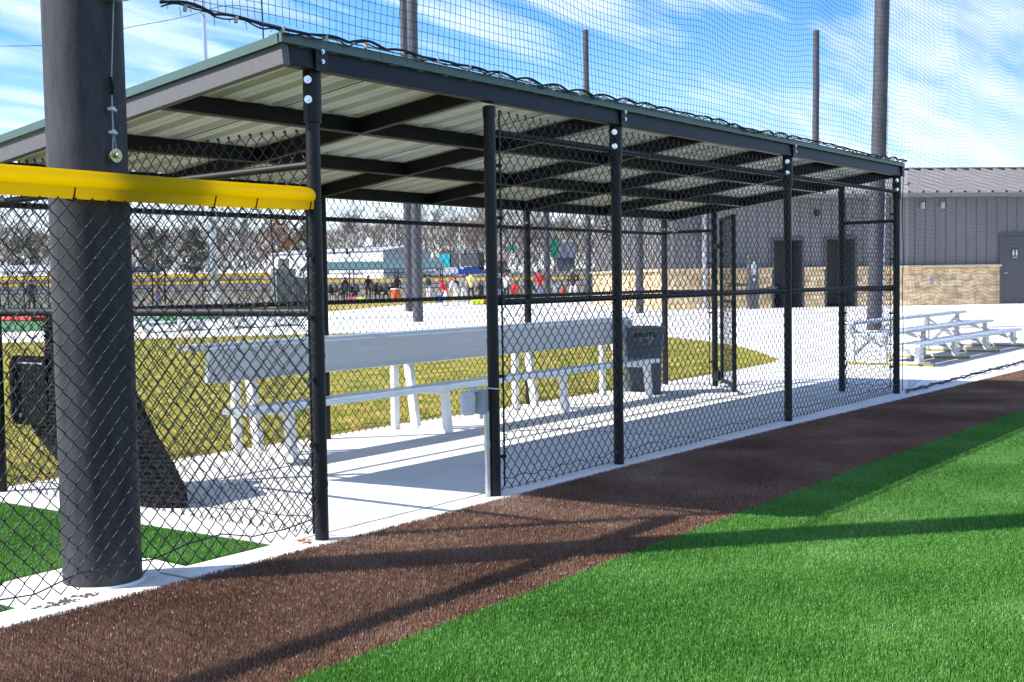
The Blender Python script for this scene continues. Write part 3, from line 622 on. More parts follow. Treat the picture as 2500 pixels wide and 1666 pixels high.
# ------------------------------------------------------------------ bench
ben = thing('dugout_bench', (4.6, 2.5, 0), 'long aluminium bench with a wide backrest along the back of the dugout', 'bench')
BX0, BX1 = 1.50, 7.72
def plank(x0, x1, y, z, wd, th, M=None):
    n_, pr_ = 9, [(-wd / 2, -th / 2)]
    for i in range(n_): a = -wd / 2 + wd * i / n_; b = wd / n_; pr_ += [(a + b * .10, th / 2 - (.003 if i == 0 else 0)), (a + b * .78, th / 2), (a + b * .84, th / 2 - .004), (a + b * .96, th / 2 - .004)]
    pr_ += [(wd / 2, th / 2 - .004), (wd / 2, -th / 2)]; M = M or Matrix.Identity(4); o = Vector((x0, y, z)); m_ = MB(); m_.extrude(pr_, o, M @ Vector((0, 1, 0)), M @ Vector((0, 0, 1)), (x1 - x0, 0, 0)); return m_
mb = plank(BX0, BX1 - .08, 2.31, .408, .27, .042); mb.build('seat', K['alu'], ben)
mb = MB(); M_ = Matrix.Rotation(R(8), 4, 'X'); mb.box(((BX0 + BX1) / 2, 2.60, .735), (BX1 - BX0, .045, .262), M=M_, bev=.006)
mb.box(((BX0 + BX1) / 2, 2.588 - .024 + .014, .845), (BX1 - BX0, .008, .006)); mb.build('backrest', K['alu'], ben)
mb = MB(); mb.box(((BX0 + BX1) / 2 - .03, 2.735, .868), (BX1 - BX0 + .06, .25, .04), bev=.006); mb.build('top_shelf', K['alu'], ben)
mb = MB(); mb.box((BX0 - .062, 2.735, .868), (.012, .252, .042)); mb.build('end_cap', mat('grey_end_cap', (.30, .30, .30), .6, .1, 9), ben)
mb = MB(); mb.box((BX0 - .003, 2.31, .408), (.012, .272, .044)); mb.build('end_cap', K['greybox'], ben)
for x in (1.98, 3.87, 5.76, 7.48):
    lg = MB(); lg.beam((x, 2.835, 0.0), (x, 2.835, .846), .07, .05, up=(0, 1, 0), bev=.004)
    lg.beam((x + .012, 2.60, .03), (x + .012, 2.69, .70), .055, .075, up=(0, 1, 0), bev=.004); lg.beam((x, 2.225, .0), (x, 2.26, .386), .06, .07, up=(0, 1, 0), bev=.004)
    lg.box((x + .03, 2.53, .028), (.05, .64, .05), bev=.004); lg.box((x - .002, 2.39, .362), (.05, .36, .045), bev=.004); lg.build('support_frame', K['alu_leg'], ben)

# ------------------------------------------------------------------ trash can
def build_can():
    c = thing('trash_can', (7.90, 2.55, 0), 'slate grey square plastic trash can standing at the far end of the bench', 'trash can', rz=R(-52), local=True)
    def ring(z, h, r, n=6):
        pts = []
        for k in range(4):
            cx, cy = (h - r) * (1 if k in (0, 3) else -1), (h - r) * (1 if k in (0, 1) else -1)
            for i in range(n + 1):
                a = math.pi / 2 * (k + i / n); pts.append((cx + r * math.cos(a), cy + r * math.sin(a), z))
        return pts
    mb = MB(); prof = [(0, .180, .05), (.02, .192, .06), (.40, .203, .06), (.60, .209, .06), (.605, .222, .06), (.735, .228, .06), (.735, .240, .06), (.775, .243, .06), (.778, .225, .05), (.60, .203, .05), (.05, .17, .05)]
    rings = [ring(*p) for p in prof]; n = len(rings[0]); vs = [q for r_ in rings for q in r_]
    fs = [(i * n + j, i * n + (j + 1) % n, (i + 1) * n + (j + 1) % n, (i + 1) * n + j) for i in range(len(rings) - 1) for j in range(n)] + [tuple(range(n))[::-1], tuple((len(rings) - 1) * n + j for j in range(n))]
    mb.add(vs, fs); mb.build('body', K['can'], c, smooth=True)
    bd = MB(); bd.extrude([(-.15, .09), (.15, .09), (.11, .02), (.05, -.075), (-.05, -.075), (-.11, .02)], (0, -.2255, .645), (1, 0, 0), (0, 0, 1), (0, -.004, 0)); bdo = bd.build('badge', mat('badge_grey', (.13, .16, .185), .5, .05, 9), c)
    tx = bpy.data.curves.new('lettering', 'FONT'); tx.body = 'BRUTE'; tx.size = .075; tx.extrude = .001; tx.align_x = 'CENTER'; tx.space_character = 1.15; tx.offset = .0022
    to = bpy.data.objects.new('lettering', tx); COL.objects.link(to); bpy.context.view_layer.update()
    me = bpy.data.meshes.new_from_object(to.evaluated_get(bpy.context.evaluated_depsgraph_get())); bpy.data.objects.remove(to)
    me.transform(Matrix.Translation((0, -.2305, .665)) @ Matrix.Rotation(R(90), 4, 'X')); me.materials.clear(); me.materials.append(K['panel']); lt = bpy.data.objects.new('lettering', me); COL.objects.link(lt); lt.parent = bdo
    em = MB()
    for z in (.640, .620, .600): em.box((0, -.2310, z), (.06 if z > .61 else .045, .002, .009))
    e_ = em.build('emblem', K['panel'], bdo); return c
build_can()

# ------------------------------------------------------------------ outlet box on conduit beside the second post
ob = thing('outlet_box', (1.46, .02, 0), 'grey weatherproof electrical outlet box on a steel conduit strapped to a black post', 'outlet box')
mb = MB(); mb.tube((1.472, .012, -.02), (1.472, .012, .53), .0175, n=14); mb.tube((1.472, .012, .30), (1.472, .012, .34), .0205, n=14); mb.build('conduit', K['galv'], ob, smooth=True)
mb = MB(); mb.box((1.435, .022, .592), (.085, .06, .150), rz=R(18), bev=.008); mb.build('box', K['greybox'], ob)
mb = MB(); mb.box((1.335, .055, .590), (.105, .085, .145), rz=R(42), bev=.02); mb.box((1.37, .03, .672), (.06, .05, .025), rz=R(40), bev=.006); mb.box((1.395, -.005, .508), (.05, .02, .03), rz=R(30), bev=.006); mb.build('cover', mat('pale_grey_plastic', (.55, .57, .60), .4, .05, 9), ob)
mb = MB(); mb.path([(1.53 + math.cos(a) * .041, math.sin(a) * .041, .665 - .006 * math.cos(a)) for a in [R(150) + R(280) * i / 16 for i in range(17)]], .004, 6); mb.path([(1.494, .02, .668), (1.46, .01, .675), (1.43, .0, .685)], .004, 6); mb.build('wire_tie', K['white'], ob)

# ------------------------------------------------------------------ black netting bundle inside the left fence, and the panel beside it
def bundle():
    keys = [(1.15, 2.57, .03), (1.11, 2.56, .08), (.95, 2.48, .15), (.85, 2.40, .25), (.72, 2.27, .46), (.55, 2.25, .56), (.42, 2.22, .62), (.25, 2.05, .60), (.12, 1.90, .54), (.05, 1.84, .49), (.0, 1.83, .46)]
    N_, n = 80, 40; vs, fs = [], []
    for i in range(N_ + 1):
        z = 1.15 * (1 - i / N_)
        for (za, ca_, ha), (zb, cb, hb) in zip(keys, keys[1:]):
            if za >= z >= zb: t = (za - z) / (za - zb); c, h = ca_ + (cb - ca_) * t, ha + (hb - ha) * t; break
        for j in range(n):
            a = 2 * math.pi * j / n; rib = .0045 * (1 if (i // 1) % 2 else -1) + .003 * math.sin(i * 1.7 + a * 11); fold = 1 + .10 * math.sin(a * 5 + z * 4) + .05 * math.sin(a * 9 - z * 7)
            rx = (.05 + .16 * min(1, h / .4)) * fold; vs.append((.20 + .03 * (1 - z) + math.cos(a) * (rx * .62 + rib), c + math.sin(a) * (h + rib) * (1 + .03 * math.sin(a * 7)), z))
    for i in range(N_):
        for j in range(n): fs.append((i * n + j, i * n + (j + 1) % n, (i + 1) * n + (j + 1) % n, (i + 1) * n + j))
    fs += [tuple(range(n)), tuple(N_ * n + j for j in range(n))[::-1]]
    mb = MB(); mb.add(vs, fs); o = mb.build('netting_bundle', K['rubber']); return tag(o, 'bundle of ribbed black netting slumped on the slab behind the thick near pole', 'netting bundle')
bundle()
t = thing('plastic_panel', (.10, 2.72, .45), 'black plastic panel with cut corners hanging on the side fence by the netting bundle', 'panel')
mb = MB(); mb.extrude([(-.17, .0), (-.20, .06), (-.20, .40), (-.15, .45), (.20, .45), (.20, .0)][::-1], (.085, 2.70, .44), (0, -1, 0), (0, 0, 1), (.05, 0, 0)); mb.build('board', K['panel'], t)
mb = MB(); mb.box((.082, 2.68, .845), (.004, .30, .010)); mb.build('pale_edge', K['greybox'], t)
mb = MB(); mb.tube((.085, 2.77, .50), (.072, 2.77, .50), .016, n=12); mb.build('bolt', K['zinc'], t)
# joints in the slab, dry leaf
mb = MB()
for x in (4.6, 9.5, 14.5): mb.box((x, 1.43, .0005), (.008, 3.08 if x < 12 else 3.4, .004))
mb.box((4.6, .10, .0005), (9.4, .012, .004)); mb.box((12, 1.7, .0005), (5.0, .008, .004)); mb.box((-.95, -.005, .0012), (.012, .23, .004)); mb.box((22, 8, .0005), (.012, 17, .004)); mb.box((30, 12, .0005), (.012, 25, .004)); mb.box((34, 6, .0005), (24, .012, .004))
tag(mb.build('slab_joints', K['joint']), kind='structure')
mb = MB(); rg_ = random.Random(2)
for _ in range(70):
    a = rg_.uniform(0, 6.28); d_ = rg_.random() ** .7; q = (-1.50 + math.cos(a) * d_ * .16, .045 + math.sin(a) * d_ * .045); mb.ell((q[0], q[1], .001), (rg_.uniform(.004, .016), rg_.uniform(.004, .012), rg_.uniform(.002, .007)), 6, 3)
tag(mb.build('dirt', K['soil']), kind='stuff')
def leaf(p, s, label, rz):
    mb = MB(); n = 14; vs = [(0, 0, .012)]
    for i in range(n):
        a = 2 * math.pi * i / n; r_ = s * (.65 + .35 * math.cos(a * 5)) * (1 if abs(a - math.pi) > .4 else .7); vs.append((p[0] + math.cos(a + rz) * r_, p[1] + math.sin(a + rz) * r_, .006 + .02 * s / .05 * abs(math.sin(a * 2.5)) * .6))
    vs[0] = (p[0], p[1], .008); mb.add(vs, [(0, 1 + i, 1 + (i + 1) % n) for i in range(n)]); tag(mb.build('dry_leaf', mat('dry_leaf', (.42, .26, .14), .8, .2, 30)), label, 'leaf')
leaf((-.11, .02), .055, 'dry brown leaf lying by the foot of the dugout corner post', .6)

# ------------------------------------------------------------------ bleachers
def bleacher(loc, rz, label, n=3, length=5.4):
    b = thing('bleacher', loc, label, 'bleacher', 'low aluminium bleachers', rz=rz, local=True)
    for k in range(n):
        y, z = .02 + .49 * k, .30 + .158 * k
        m_ = MB(); m_.box((length / 2, y + .12, z), (length, .24, .04), bev=.006); m_.build('seat_plank', K['alu'], b)
        if k: m_ = MB(); m_.box((length / 2, y - .10, z - .17), (length - .1, .22, .035), bev=.005); m_.build('foot_plank', K['alu'], b)
    for i in range(4):
        x = .25 + i * (length - .5) / 3; f = MB()
        f.box((x, .55, .050), (.045, 1.20, .03), mi=0); f.box((x, .55, .018), (.05, 1.30, .03), mi=1)
        for yy in (-.03, 1.12): f.box((x, yy, .022), (.09, .14, .042), mi=1)
        for k in range(n):
            y, z = .02 + .49 * k, .30 + .158 * k; f.beam((x, y + .10, .05), (x, y + .10, z - .02), .20 if k == 0 else .09, .055, up=(0, 1, 0), mi=0)
        f.beam((x, .05, .13), (x, 1.2, .50), .05, .05, mi=0); f.build('support_frame', [K['alu_leg'], K['yellow_foot']], b)
    for x0, x1 in ((.25, 1.88), (length - 1.88, length - .25)): br = MB(); br.beam((x0, 1.12, .12), (x1, 1.12, .54), .03, .04); br.beam((x0, 1.125, .54), (x1, 1.125, .12), .03, .04); br.build('cross_brace', K['alu'], b)
    return b
bl = bleacher((13.1, .95, 0), 0, 'low three row aluminium bleacher with yellow feet standing past the far end of the dugout', length=5.9)
dup(bl, at(345, 815), R(-4), 'low aluminium bleacher on the far pavement seen right of the thick near pole')

# ------------------------------------------------------------------ tall poles
def pole(name, p, r0, h, label, group='tall steel poles', lean=(0, 0), m='pole_grey', rtop=None, strip=False):
    t = thing(name, p, label, 'pole', group); mb = MB()
    mb.path([(p[0], p[1], -.1), (p[0] + lean[0] * h / 2, p[1] + lean[1] * h / 2, h / 2), (p[0] + lean[0] * h, p[1] + lean[1] * h, h)], [r0, r0 * .97 if rtop is None else (r0 + rtop) / 2, r0 * .94 if rtop is None else rtop], 28); mb.build('shaft', K[m], t, smooth=True)
    mb = MB(); q = (p[0] + lean[0] * h, p[1] + lean[1] * h); rt = (r0 * .94 if rtop is None else rtop); mb.tube((q[0], q[1], h), (q[0], q[1], h + .06), rt + .02, rt * .7, n=20); mb.build('pole_cap', K['galv'], t)
    if strip:
        sx = math.atan2(-.9, -.1); o = Vector((math.cos(sx), math.sin(sx), 0)) * (r0 + .02); mb = MB(); mb.tube((p[0] + o.x, p[1] + o.y, 0), (p[0] + o.x + lean[0] * 5.5, p[1] + o.y + lean[1] * 5.5, 5.5), .022, n=8); mb.build('conduit', K['galv'], t)
    return t
pole('net_pole', at(1021, 786), .170, 16, 'tall dark pole on the plaza, the nearer of the pair seen past the bench')
pole('net_pole', at(999, 761), .170, 16, 'tall dark pole on the plaza, the farther of the pair seen past the bench')
pole('net_pole', at(2134, 806), .178, 16, 'tall leaning dark pole rising above the bleacher in front of the restroom building', lean=(.018, -.020), strip=True)
pole('net_pole', at(1562, 765), .155, 6.2, 'grey post on the plaza behind the trash can')
pole('net_pole', atd(1336, 78), .20, 9.5, 'grey post among the far players seen between the gate post and next post')
pole('net_pole', atd(1437, 92), .225, 19.5, 'tall slim pole rising behind the restroom building above the middle of the dugout roof')
pole('net_pole', atd(1990, 92), .25, 19.2, 'tall slim pole rising behind the restroom building beside the leaning pole', lean=(.004, -.006))
lp = thing('light_pole', atd(524, 70), 'tapered white light pole on a square concrete footing beyond the left bleachers', 'pole'); p = atd(524, 70); lx = (-.0135 * .58, .0135 * .81)
mb = MB(); mb.path([(p[0], p[1], .9), (p[0] + lx[0] * 22, p[1] + lx[1] * 22, 22)], [.21, .085], 16); mb.build('shaft', K['galv'], lp, smooth=True)
mb = MB(); mb.box((p[0], p[1], .42), (.85, .85, .95), rz=.6, bev=.03); mb.build('footing', K['concrete'], lp)

# ------------------------------------------------------------------ far net behind the near pole
fn = thing('far_net', atx(250, 700, 44), 'fine distant backstop net veiling the sky at the left of the dugout', 'net')
def far_net():
    VF = []; D0 = 44.0; G = .045
    Lp = atx(-90, 690, D0); Rp = atx(640, 690, D0); a = np.array([Lp[0], Lp[1]]); b = np.array([Rp[0], Rp[1]]); Ln = np.linalg.norm(b - a); u = (b - a) / Ln; n = np.array([-u[1], u[0]])
    def P(s, z):
        e = np.clip((s - Ln + 1.3) / 1.3, 0, 1); f = .10 * np.sin(s * .8 + z * .5)
        return np.stack([a[0] + u[0] * (s - .0 * z) + n[0] * (f + 2.4 * e ** 2) - u[0] * (.022 * z * (s / Ln)), a[1] + u[1] * s + n[1] * (f + 2.4 * e ** 2) - u[1] * (.022 * z * (s / Ln)), z + .05 * np.sin(s * 1.3) ], -1)
    sv_ = np.arange(0, Ln, G); zv = np.linspace(.3, 13, 26); S_, Z_ = np.meshgrid(sv_, zv, indexing='ij'); VF.append(strands(P(S_, Z_), .0017, 3, (*n, 0)))
    zv = np.arange(.3, 13, G); sv_ = np.linspace(0, Ln, 44); Z_, S_ = np.meshgrid(zv, sv_, indexing='ij'); VF.append(strands(P(S_, Z_), .0017, 3, (*n, 0)))
    mesh_np('netting', VF, K['net'], fn, smooth=False)
    mb = MB(); q = []
    for i in range(41):
        s = Ln * i / 40; t = i / 40; q.append(P(np.array(s), np.array(9.7 + 1.7 * t ** 2.0)))
    mb.path(q, .012, 5); e = [P(np.array(Ln), np.array(z)) for z in np.linspace(.2, 13, 14)]; mb.path(e, .03, 6); mb.build('border_rope', K['net'], fn)
far_net()

# ------------------------------------------------------------------ restroom building
A0, A1 = np.array([40.65, 19.99]), np.array([50.45, 9.25]); fu = (A1 - A0) / np.linalg.norm(A1 - A0); fv = np.array([-fu[1], fu[0]])     # along the front, and back into the building
if fv[0] < 0: fv = -fv
BL, BD, HE, HR, HS = 34.0, 15.2, 4.72, 6.35, 1.68
bd = thing('restroom_building', (A0[0], A0[1], 0), 'long grey ribbed metal restroom building with a tan stone base and dark doors', 'building')
def fp(s, o, z): return Vector((A0[0] + fu[0] * s + fv[0] * o, A0[1] + fu[1] * s + fv[1] * o, z))
def s_of(u):                                                  # distance along the front under one bearing
    d = ray(u, 700); M2 = np.array([[d[0], -fu[0]], [d[1], -fu[1]]]); t = np.linalg.solve(M2, A0 - CAM[:2]); return t[1]
doors = [(s_of(1887), s_of(1955), 2.78), (s_of(2015), s_of(2084), 2.80), (s_of(2441), s_of(2530), 2.88)]
def ribbed(L_, pitch=.455):
    pr, x = [], 0.0
    while x < L_:
        for dx, dz in ((0, 0), (.29, 0), (.305, .065), (.395, .065), (.425, 0)):
            if x + dx < L_: pr.append((x + dx, dz))
        x += pitch
    pr.append((L_, 0)); return pr
mb = MB(); pr = ribbed(BL)
vs, fs = [], []
def rib_at(s):
    for (a, za), (b, zb) in zip(pr, pr[1:]):
        if a <= s <= b: return za + (zb - za) * (s - a) / max(1e-6, b - a)
    return 0
cols_ = [(s, o, HS) for s, o in pr]
for a, b_, h in doors:
    cols_ = [(s, o, (h + .06) if a < s < b_ else z) for s, o, z in cols_]
    for e_, sg in ((a - .09, -1), (b_ + .09, 1)): cols_ += [(e_ + .0005 * sg, rib_at(e_), HS), (e_ - .0005 * sg, rib_at(e_), h + .06)]
    cols_ = [(s, o, (h + .06) if a - .09 < s < b_ + .09 else z) for s, o, z in cols_]
cols_.sort()
for s, o, lo in cols_: vs += [tuple(fp(s, -o - .02, lo)), tuple(fp(s, -o - .02, HE))]
for i in range(len(cols_) - 1): fs.append((2 * i, 2 * i + 2, 2 * i + 3, 2 * i + 1))
mb.add(vs, fs); vs, fs = [], []
for s, o in ribbed(BD):
    top = HE + (HR - HE) * (1 - abs(s - BD / 2) / (BD / 2)); vs += [tuple(fp(-o - .02, s, HS)), tuple(fp(-o - .02, s, top))]
k = len(vs) // 2
for i in range(k - 1): fs.append((2 * i, 2 * i + 1, 2 * i + 3, 2 * i + 2))
mb.add(vs, fs)
mb.add([fp(0, BD, 0), fp(BL, BD, 0), fp(BL, BD, HE), fp(0, BD, HE), fp(BL, 0, 0), fp(BL, 0, HE), fp(BL, BD / 2, HR)], [(0, 1, 2, 3), (4, 1, 2, 6, 5)])
mb.build('metal_wall', K['wall_grey'], bd, fix=False)
def stone_seg(p0, p1, out):
    """a band of stone from p0 to p1 (plan points), with UVs in metres"""
    me = bpy.data.meshes.new('stone_base'); L_ = (p1 - p0).length; o = out
    vs = [p0, p1, p1 + Vector((0, 0, HS - .10)), p0 + Vector((0, 0, HS - .10))]; vs = [v + o for v in vs]; back = [v - o * .9 for v in vs]
    me.from_pydata([tuple(v) for v in vs + back], [], [(0, 1, 2, 3), (0, 3, 7, 4), (1, 5, 6, 2), (3, 2, 6, 7)]); uv = me.uv_layers.new(name='UVMap')
    for pl in me.polygons:
        for li in pl.loop_indices:
            vi = me.loops[li].vertex_index; q = Vector(me.vertices[vi].co); uv.data[li].uv = ((Vector((q.x, q.y, 0)) - Vector((p0.x, p0.y, 0))).length, q.z)
    me.materials.append(K['stone']); so = link('stone_base', me, bd)
    c = MB(); d = (p1 - p0).normalized(); c.beam(p0 + o * 1.2 + Vector((0, 0, HS - .05)) - d * .02, p1 + o * 1.2 + Vector((0, 0, HS - .05)) + d * .02, .26, .10, bev=.01); c.build('cap_stone', K['capstone'], so); return so
out = Vector((-fv[0], -fv[1], 0)) * .16; e0 = 0.0
for a, b_, h in doors + [(BL, BL, 0)]:
    stone_seg(fp(e0, 0, 0), fp(a - .10, 0, 0), out); e0 = b_ + .10
stone_seg(fp(0, BD, 0), fp(0, 0, 0), Vector((-fu[0], -fu[1], 0)) * .14)
for i, (a, b_, h) in enumerate(doors):
    m_ = MB()
    for s in (a - .05, b_ + .05): m_.beam(fp(s, -.08, 0), fp(s, -.08, h + .06), .16, .10, up=(*fu, 0))
    m_.beam(fp(a - .10, -.08, h + .06), fp(b_ + .10, -.08, h + .06), .16, .10); fr = m_.build('door_frame', K['door_grey'], bd)
    if i < 2:
        w_ = MB(); w_.add([fp(a, .0, 0), fp(b_, .0, 0), fp(b_, 1.6, 0), fp(a, 1.6, 0), fp(a, 0, h), fp(b_, 0, h), fp(b_, 1.6, h), fp(a, 1.6, h)], [(3, 2, 6, 7), (0, 3, 7, 4), (1, 5, 6, 2), (4, 7, 6, 5)]); w_.build('doorway', K['door_grey'], bd)
        c = (a + b_) / 2; b2 = MB(); b2.box(fp(a + .32, .9, .48), (.5, .5, .95), rz=math.atan2(fu[1], fu[0]), bev=.05) if i == 0 else b2.box(fp(c, .7, .06), (b_ - a - .1, .5, .12), rz=math.atan2(fu[1], fu[0])); b2.build('bin' if i == 0 else 'doormat', K['panel'], bd)
    else:
        d_ = MB(); d_.beam(fp(a + .0, -.03, h / 2), fp(b_, -.03, h / 2), .05, h); do = d_.build('door', K['door_grey'], bd)
        sg = MB(); c = s_of(2475); sg.beam(fp(c - .16, -.075, 2.12), fp(c + .16, -.075, 2.12), .02, .42); so = sg.build('door_sign', mat('sign_blue_grey', (.05, .06, .09), .4, .05, 9), do)
        g = MB()
        for dx in (-.07, .07): g.tube(fp(c + dx, -.088, 2.25), fp(c + dx, -.092, 2.25), .028, n=10); g.beam(fp(c + dx - .035, -.089, 2.13), fp(c + dx + .035, -.089, 2.13), .006, .17)
        g.beam(fp(c - .10, -.089, 1.965), fp(c + .10, -.089, 1.965), .006, .03); g.build('pictogram', K['white'], so)
        hd = MB(); hd.tube(fp(a + .14, -.06, 1.30), fp(a + .14, -.13, 1.30), .03, n=10); hd.beam(fp(a + .14, -.13, 1.30), fp(a + .30, -.13, 1.30), .03, .03); hd.build('handle', K['galv'], do)
# roof
mb = MB(); vs, fs = [], []; pr = ribbed(BL + .9, .61)
for o0, z0, o1, z1, z_ in ((-.55, HE - .04, BD / 2, HR, 0), (BD + .55, HE - .04, BD / 2, HR, 0)):
    b0 = len(vs)
    for s, o in pr: vs += [tuple(fp(s - .45, o0, z0 + o * 1.3)), tuple(fp(s - .45, o1, z1 + o * 1.3))]
    for i in range(len(pr) - 1): fs.append((b0 + 2 * i, b0 + 2 * i + 2, b0 + 2 * i + 3, b0 + 2 * i + 1))
mb.add(vs, fs); mb.beam(fp(-.45, BD / 2, HR + .05), fp(BL + .45, BD / 2, HR + .05), .5, .06); rf = mb.build('roof', K['roof_grey'], bd, fix=False)
mb = MB(); mb.beam(fp(-.45, -.62, HE - .12), fp(BL + .45, -.62, HE - .12), .14, .17, bev=.02); mb.beam(fp(-.45, -.27, HE - .19), fp(BL + .45, -.27, HE - .19), .56, .03); mb.build('gutter', K['roof_grey'], bd)
for sgn in (0, 1):
    mb = MB(); mb.beam(fp(-.47, -.60 if not sgn else BD + .60, HE - .10), fp(-.47, BD / 2, HR - .06), .05, .18); mb.build('barge_trim', K['roof_grey'], bd)
mb = MB(); s = s_of(2232); mb.tube(fp(s, 2.0, HE), fp(s, 2.0, HE + 1.30), .11, n=14); mb.build('vent_pipe', K['roof_grey'], rf)
s = s_of(1716); mb = MB(); mb.tube(fp(s, -.24, .0), fp(s, -.24, HE - .15), .10, n=12); mb.tube(fp(s, -.24, .0), fp(s, -.24, .14), .17, n=12); mb.build('downspout', K['galv'], bd, smooth=True)
mb = MB(); o_s = np.array(fp(0, 10.6, 0)); mb2 = MB()
lv = thing_louvre = MB()
lv.beam(fp(-.08, 11.6, 3.85), fp(-.08, 12.7, 3.85), .04, 1.0); lvo = lv.build('louvre_vent', K['dark'], bd)
sl = MB()
for k in range(5): sl.beam(fp(-.12, 11.65, 3.46 + k * .19), fp(-.12, 12.65, 3.46 + k * .19), .03, .09)
sl.build('louvre_slats', K['roof_grey'], lvo)
for u, z in ((2249, 4.18), (2297, 4.18), (1992, 3.90)):
    mb = MB(); s = s_of(u); mb.box(fp(s, -.14, z), (.16, .16, .26), rz=math.atan2(fu[1], fu[0]), bev=.02); mb.build('wall_light', K['plain_and_shade_grey'] if u > 2000 else K['dark'], bd)
for u, z in ((2271, 1.02), (2326, 1.09)):
    mb = MB(); s = s_of(u); mb.box(fp(s, -.17, z), (.15 if u < 2300 else .10, .06, .24 if u < 2300 else .10), rz=math.atan2(fu[1], fu[0]), bev=.01); mb.build('wall_outlet', K['greybox'], bd)
# drinking fountain before the wall
p = fp(s_of(1821), -.9, 0); ft = thing('drinking_fountain', p, 'dark drinking fountain with a bottle filler and low bowls in front of the stone wall', 'drinking fountain')
a_ = math.atan2(fu[1], fu[0]); ax = Vector((fu[0], fu[1], 0)); ay = Vector((-fv[0], -fv[1], 0))
mb = MB(); mb.box(p + Vector((0, 0, 1.08)), (.42, .30, 2.16), rz=a_, bev=.04); mb.build('column', K['door_grey'], ft)
mb = MB(); mb.box(p + ay * .16 + Vector((0, 0, 1.60)), (.20, .03, .42), rz=a_, bev=.01); mb.ell(tuple(p + ay * .19 + Vector((0, 0, 1.84))), (.05, .05, .08), 10, 6, z0=-.99); mb.build('bottle_filler', K['plain_and_shade_grey'], ft)
for sx, z in ((-1, .98), (1, .78)):
    mb = MB(); mb.box(p + ax * (.52 * sx) + Vector((0, 0, z)), (.70, .16, .12), rz=a_, bev=.03); mb.tube(p + ax * (.82 * sx) + Vector((0, 0, z - .06)), p + ax * (.82 * sx) + Vector((0, 0, z + .12)), .16, .22, n=14); mb.build('bowl', K['door_grey'], ft)
mb = MB(); mb.tube(p + ay * .16 + Vector((0, 0, 1.20)), p + ay * .18 + Vector((0, 0, 1.20)), .06, n=12); mb.build('push_button', K['zinc'], ft)

# ------------------------------------------------------------------ opposite dugouts
def small_dugout(D, u0, u1, label, m, zf=2.70, zb=2.1, dep=2.6, back=(.81, .58)):
    a = atd(u0, D); b = atd(u1, D); u = Vector((b[0] - a[0], b[1] - a[1], 0)); L_ = u.length; u.normalize(); n = Vector((-u.y, u.x, 0))
    if n.dot(Vector((RM[2][0], RM[2][1], 0))) < 0: n = -n
    A = Vector(a); t = thing('far_dugout', A, label, 'dugout'); k = max(2, round(L_ / 3.0))
    mb = MB(); q = [A + Vector((0, 0, zb)) - n * .2 - u * .2, A + u * (L_ + .2) - n * .2 + Vector((0, 0, zb)), A + u * (L_ + .2) + n * dep + Vector((0, 0, zf)), A - u * .2 + n * dep + Vector((0, 0, zf))]
    mb.add([*q, *[v + Vector((0, 0, .09)) for v in q]], [(0, 1, 2, 3), (4, 7, 6, 5), (0, 4, 5, 1), (1, 5, 6, 2), (2, 6, 7, 3), (3, 7, 4, 0)]); mb.build('roof', K[m], t)
    for i in range(k + 1):
        for o in (0, dep - .2):
            mb = MB(); c = A + u * (L_ * i / k) + n * o; mb.tube(c, c + Vector((0, 0, (zb if o == 0 else zf - .05))), .04, n=8); mb.build('post', K['black_steel'], t)
    mb = MB()
    for z in (1.15, 1.95): mb.tube(A + Vector((0, 0, z)), A + u * L_ + Vector((0, 0, z)), .025, n=6)
    mb.build('rail', K['black_steel'], t); chain_link('chain_link', A, A + u * L_, .05, 1.95, t, sides=3, hooks=False)
    mb = MB(); c0 = A + n * 1.3; mb.beam(c0 + Vector((0, 0, .43)), c0 + u * L_ + Vector((0, 0, .43)), .3, .04)
    for i in range(k + 1): mb.beam(c0 + u * (.4 + (L_ - .8) * i / k), c0 + u * (.4 + (L_ - .8) * i / k) + Vector((0, 0, .43)), .2, .05, up=(0, 1, 0))
    mb.build('bench', K['alu'], t); return A, u, n, L_
DA, DU, DN, DL = small_dugout(86, 742, 1076, 'far dugout with a dark green roof, full of seated players, seen past the bench', 'green_trim', 2.70, 2.15)
small_dugout(74, -80, 118, 'far dugout with a grey roof seen to the left of the thick near pole', 'plain_and_shade_grey', 2.6, 2.2)
small_dugout(66, 205, 372, 'dark roofed far dugout seen just beyond the thick near pole', 'black_beam', 2.3, 2.0)

# ------------------------------------------------------------------ distant yellow capped fences
def cap_fence(label, pts, h):
    t = thing('yellow_capped_fence', pts[0], label, 'fence'); c, r_, w_ = MB(), MB(), MB()
    P = [Vector(p) for p in pts]
    for a, b in zip(P, P[1:]):
        za, zb = terrain(a.x, a.y), terrain(b.x, b.y); c.tube((a.x, a.y, za + h), (b.x, b.y, zb + h), .075, n=8)
        n_ = max(1, int((b - a).length / 3))
        for i in range(n_ + 1):
            q = a + (b - a) * i / n_
            m2 = MB(); m2.tube((q.x, q.y, za), (q.x, q.y, za + h - .05), .035, n=6); m2.build('post', K['black_steel'], t)
        chain_link('chain_link', a, b, .05 + za, h - .1 + za, t, sides=3, hooks=False, warp=0)
    c.build('fence_cap', K['yellow'], t)
cap_fence('distant yellow capped fence beyond the left bleachers', [atd(-60, 72), atd(300, 70), atd(690, 70)], 1.83)
cap_fence('far yellow capped fence running behind the seated players', [atd(640, 104), atd(1000, 102), atd(1430, 108)], 1.42)
cap_fence('low yellow capped fence on the far side of the left field', [atd(-60, 102), atd(400, 106), atd(700, 108)], 1.5)

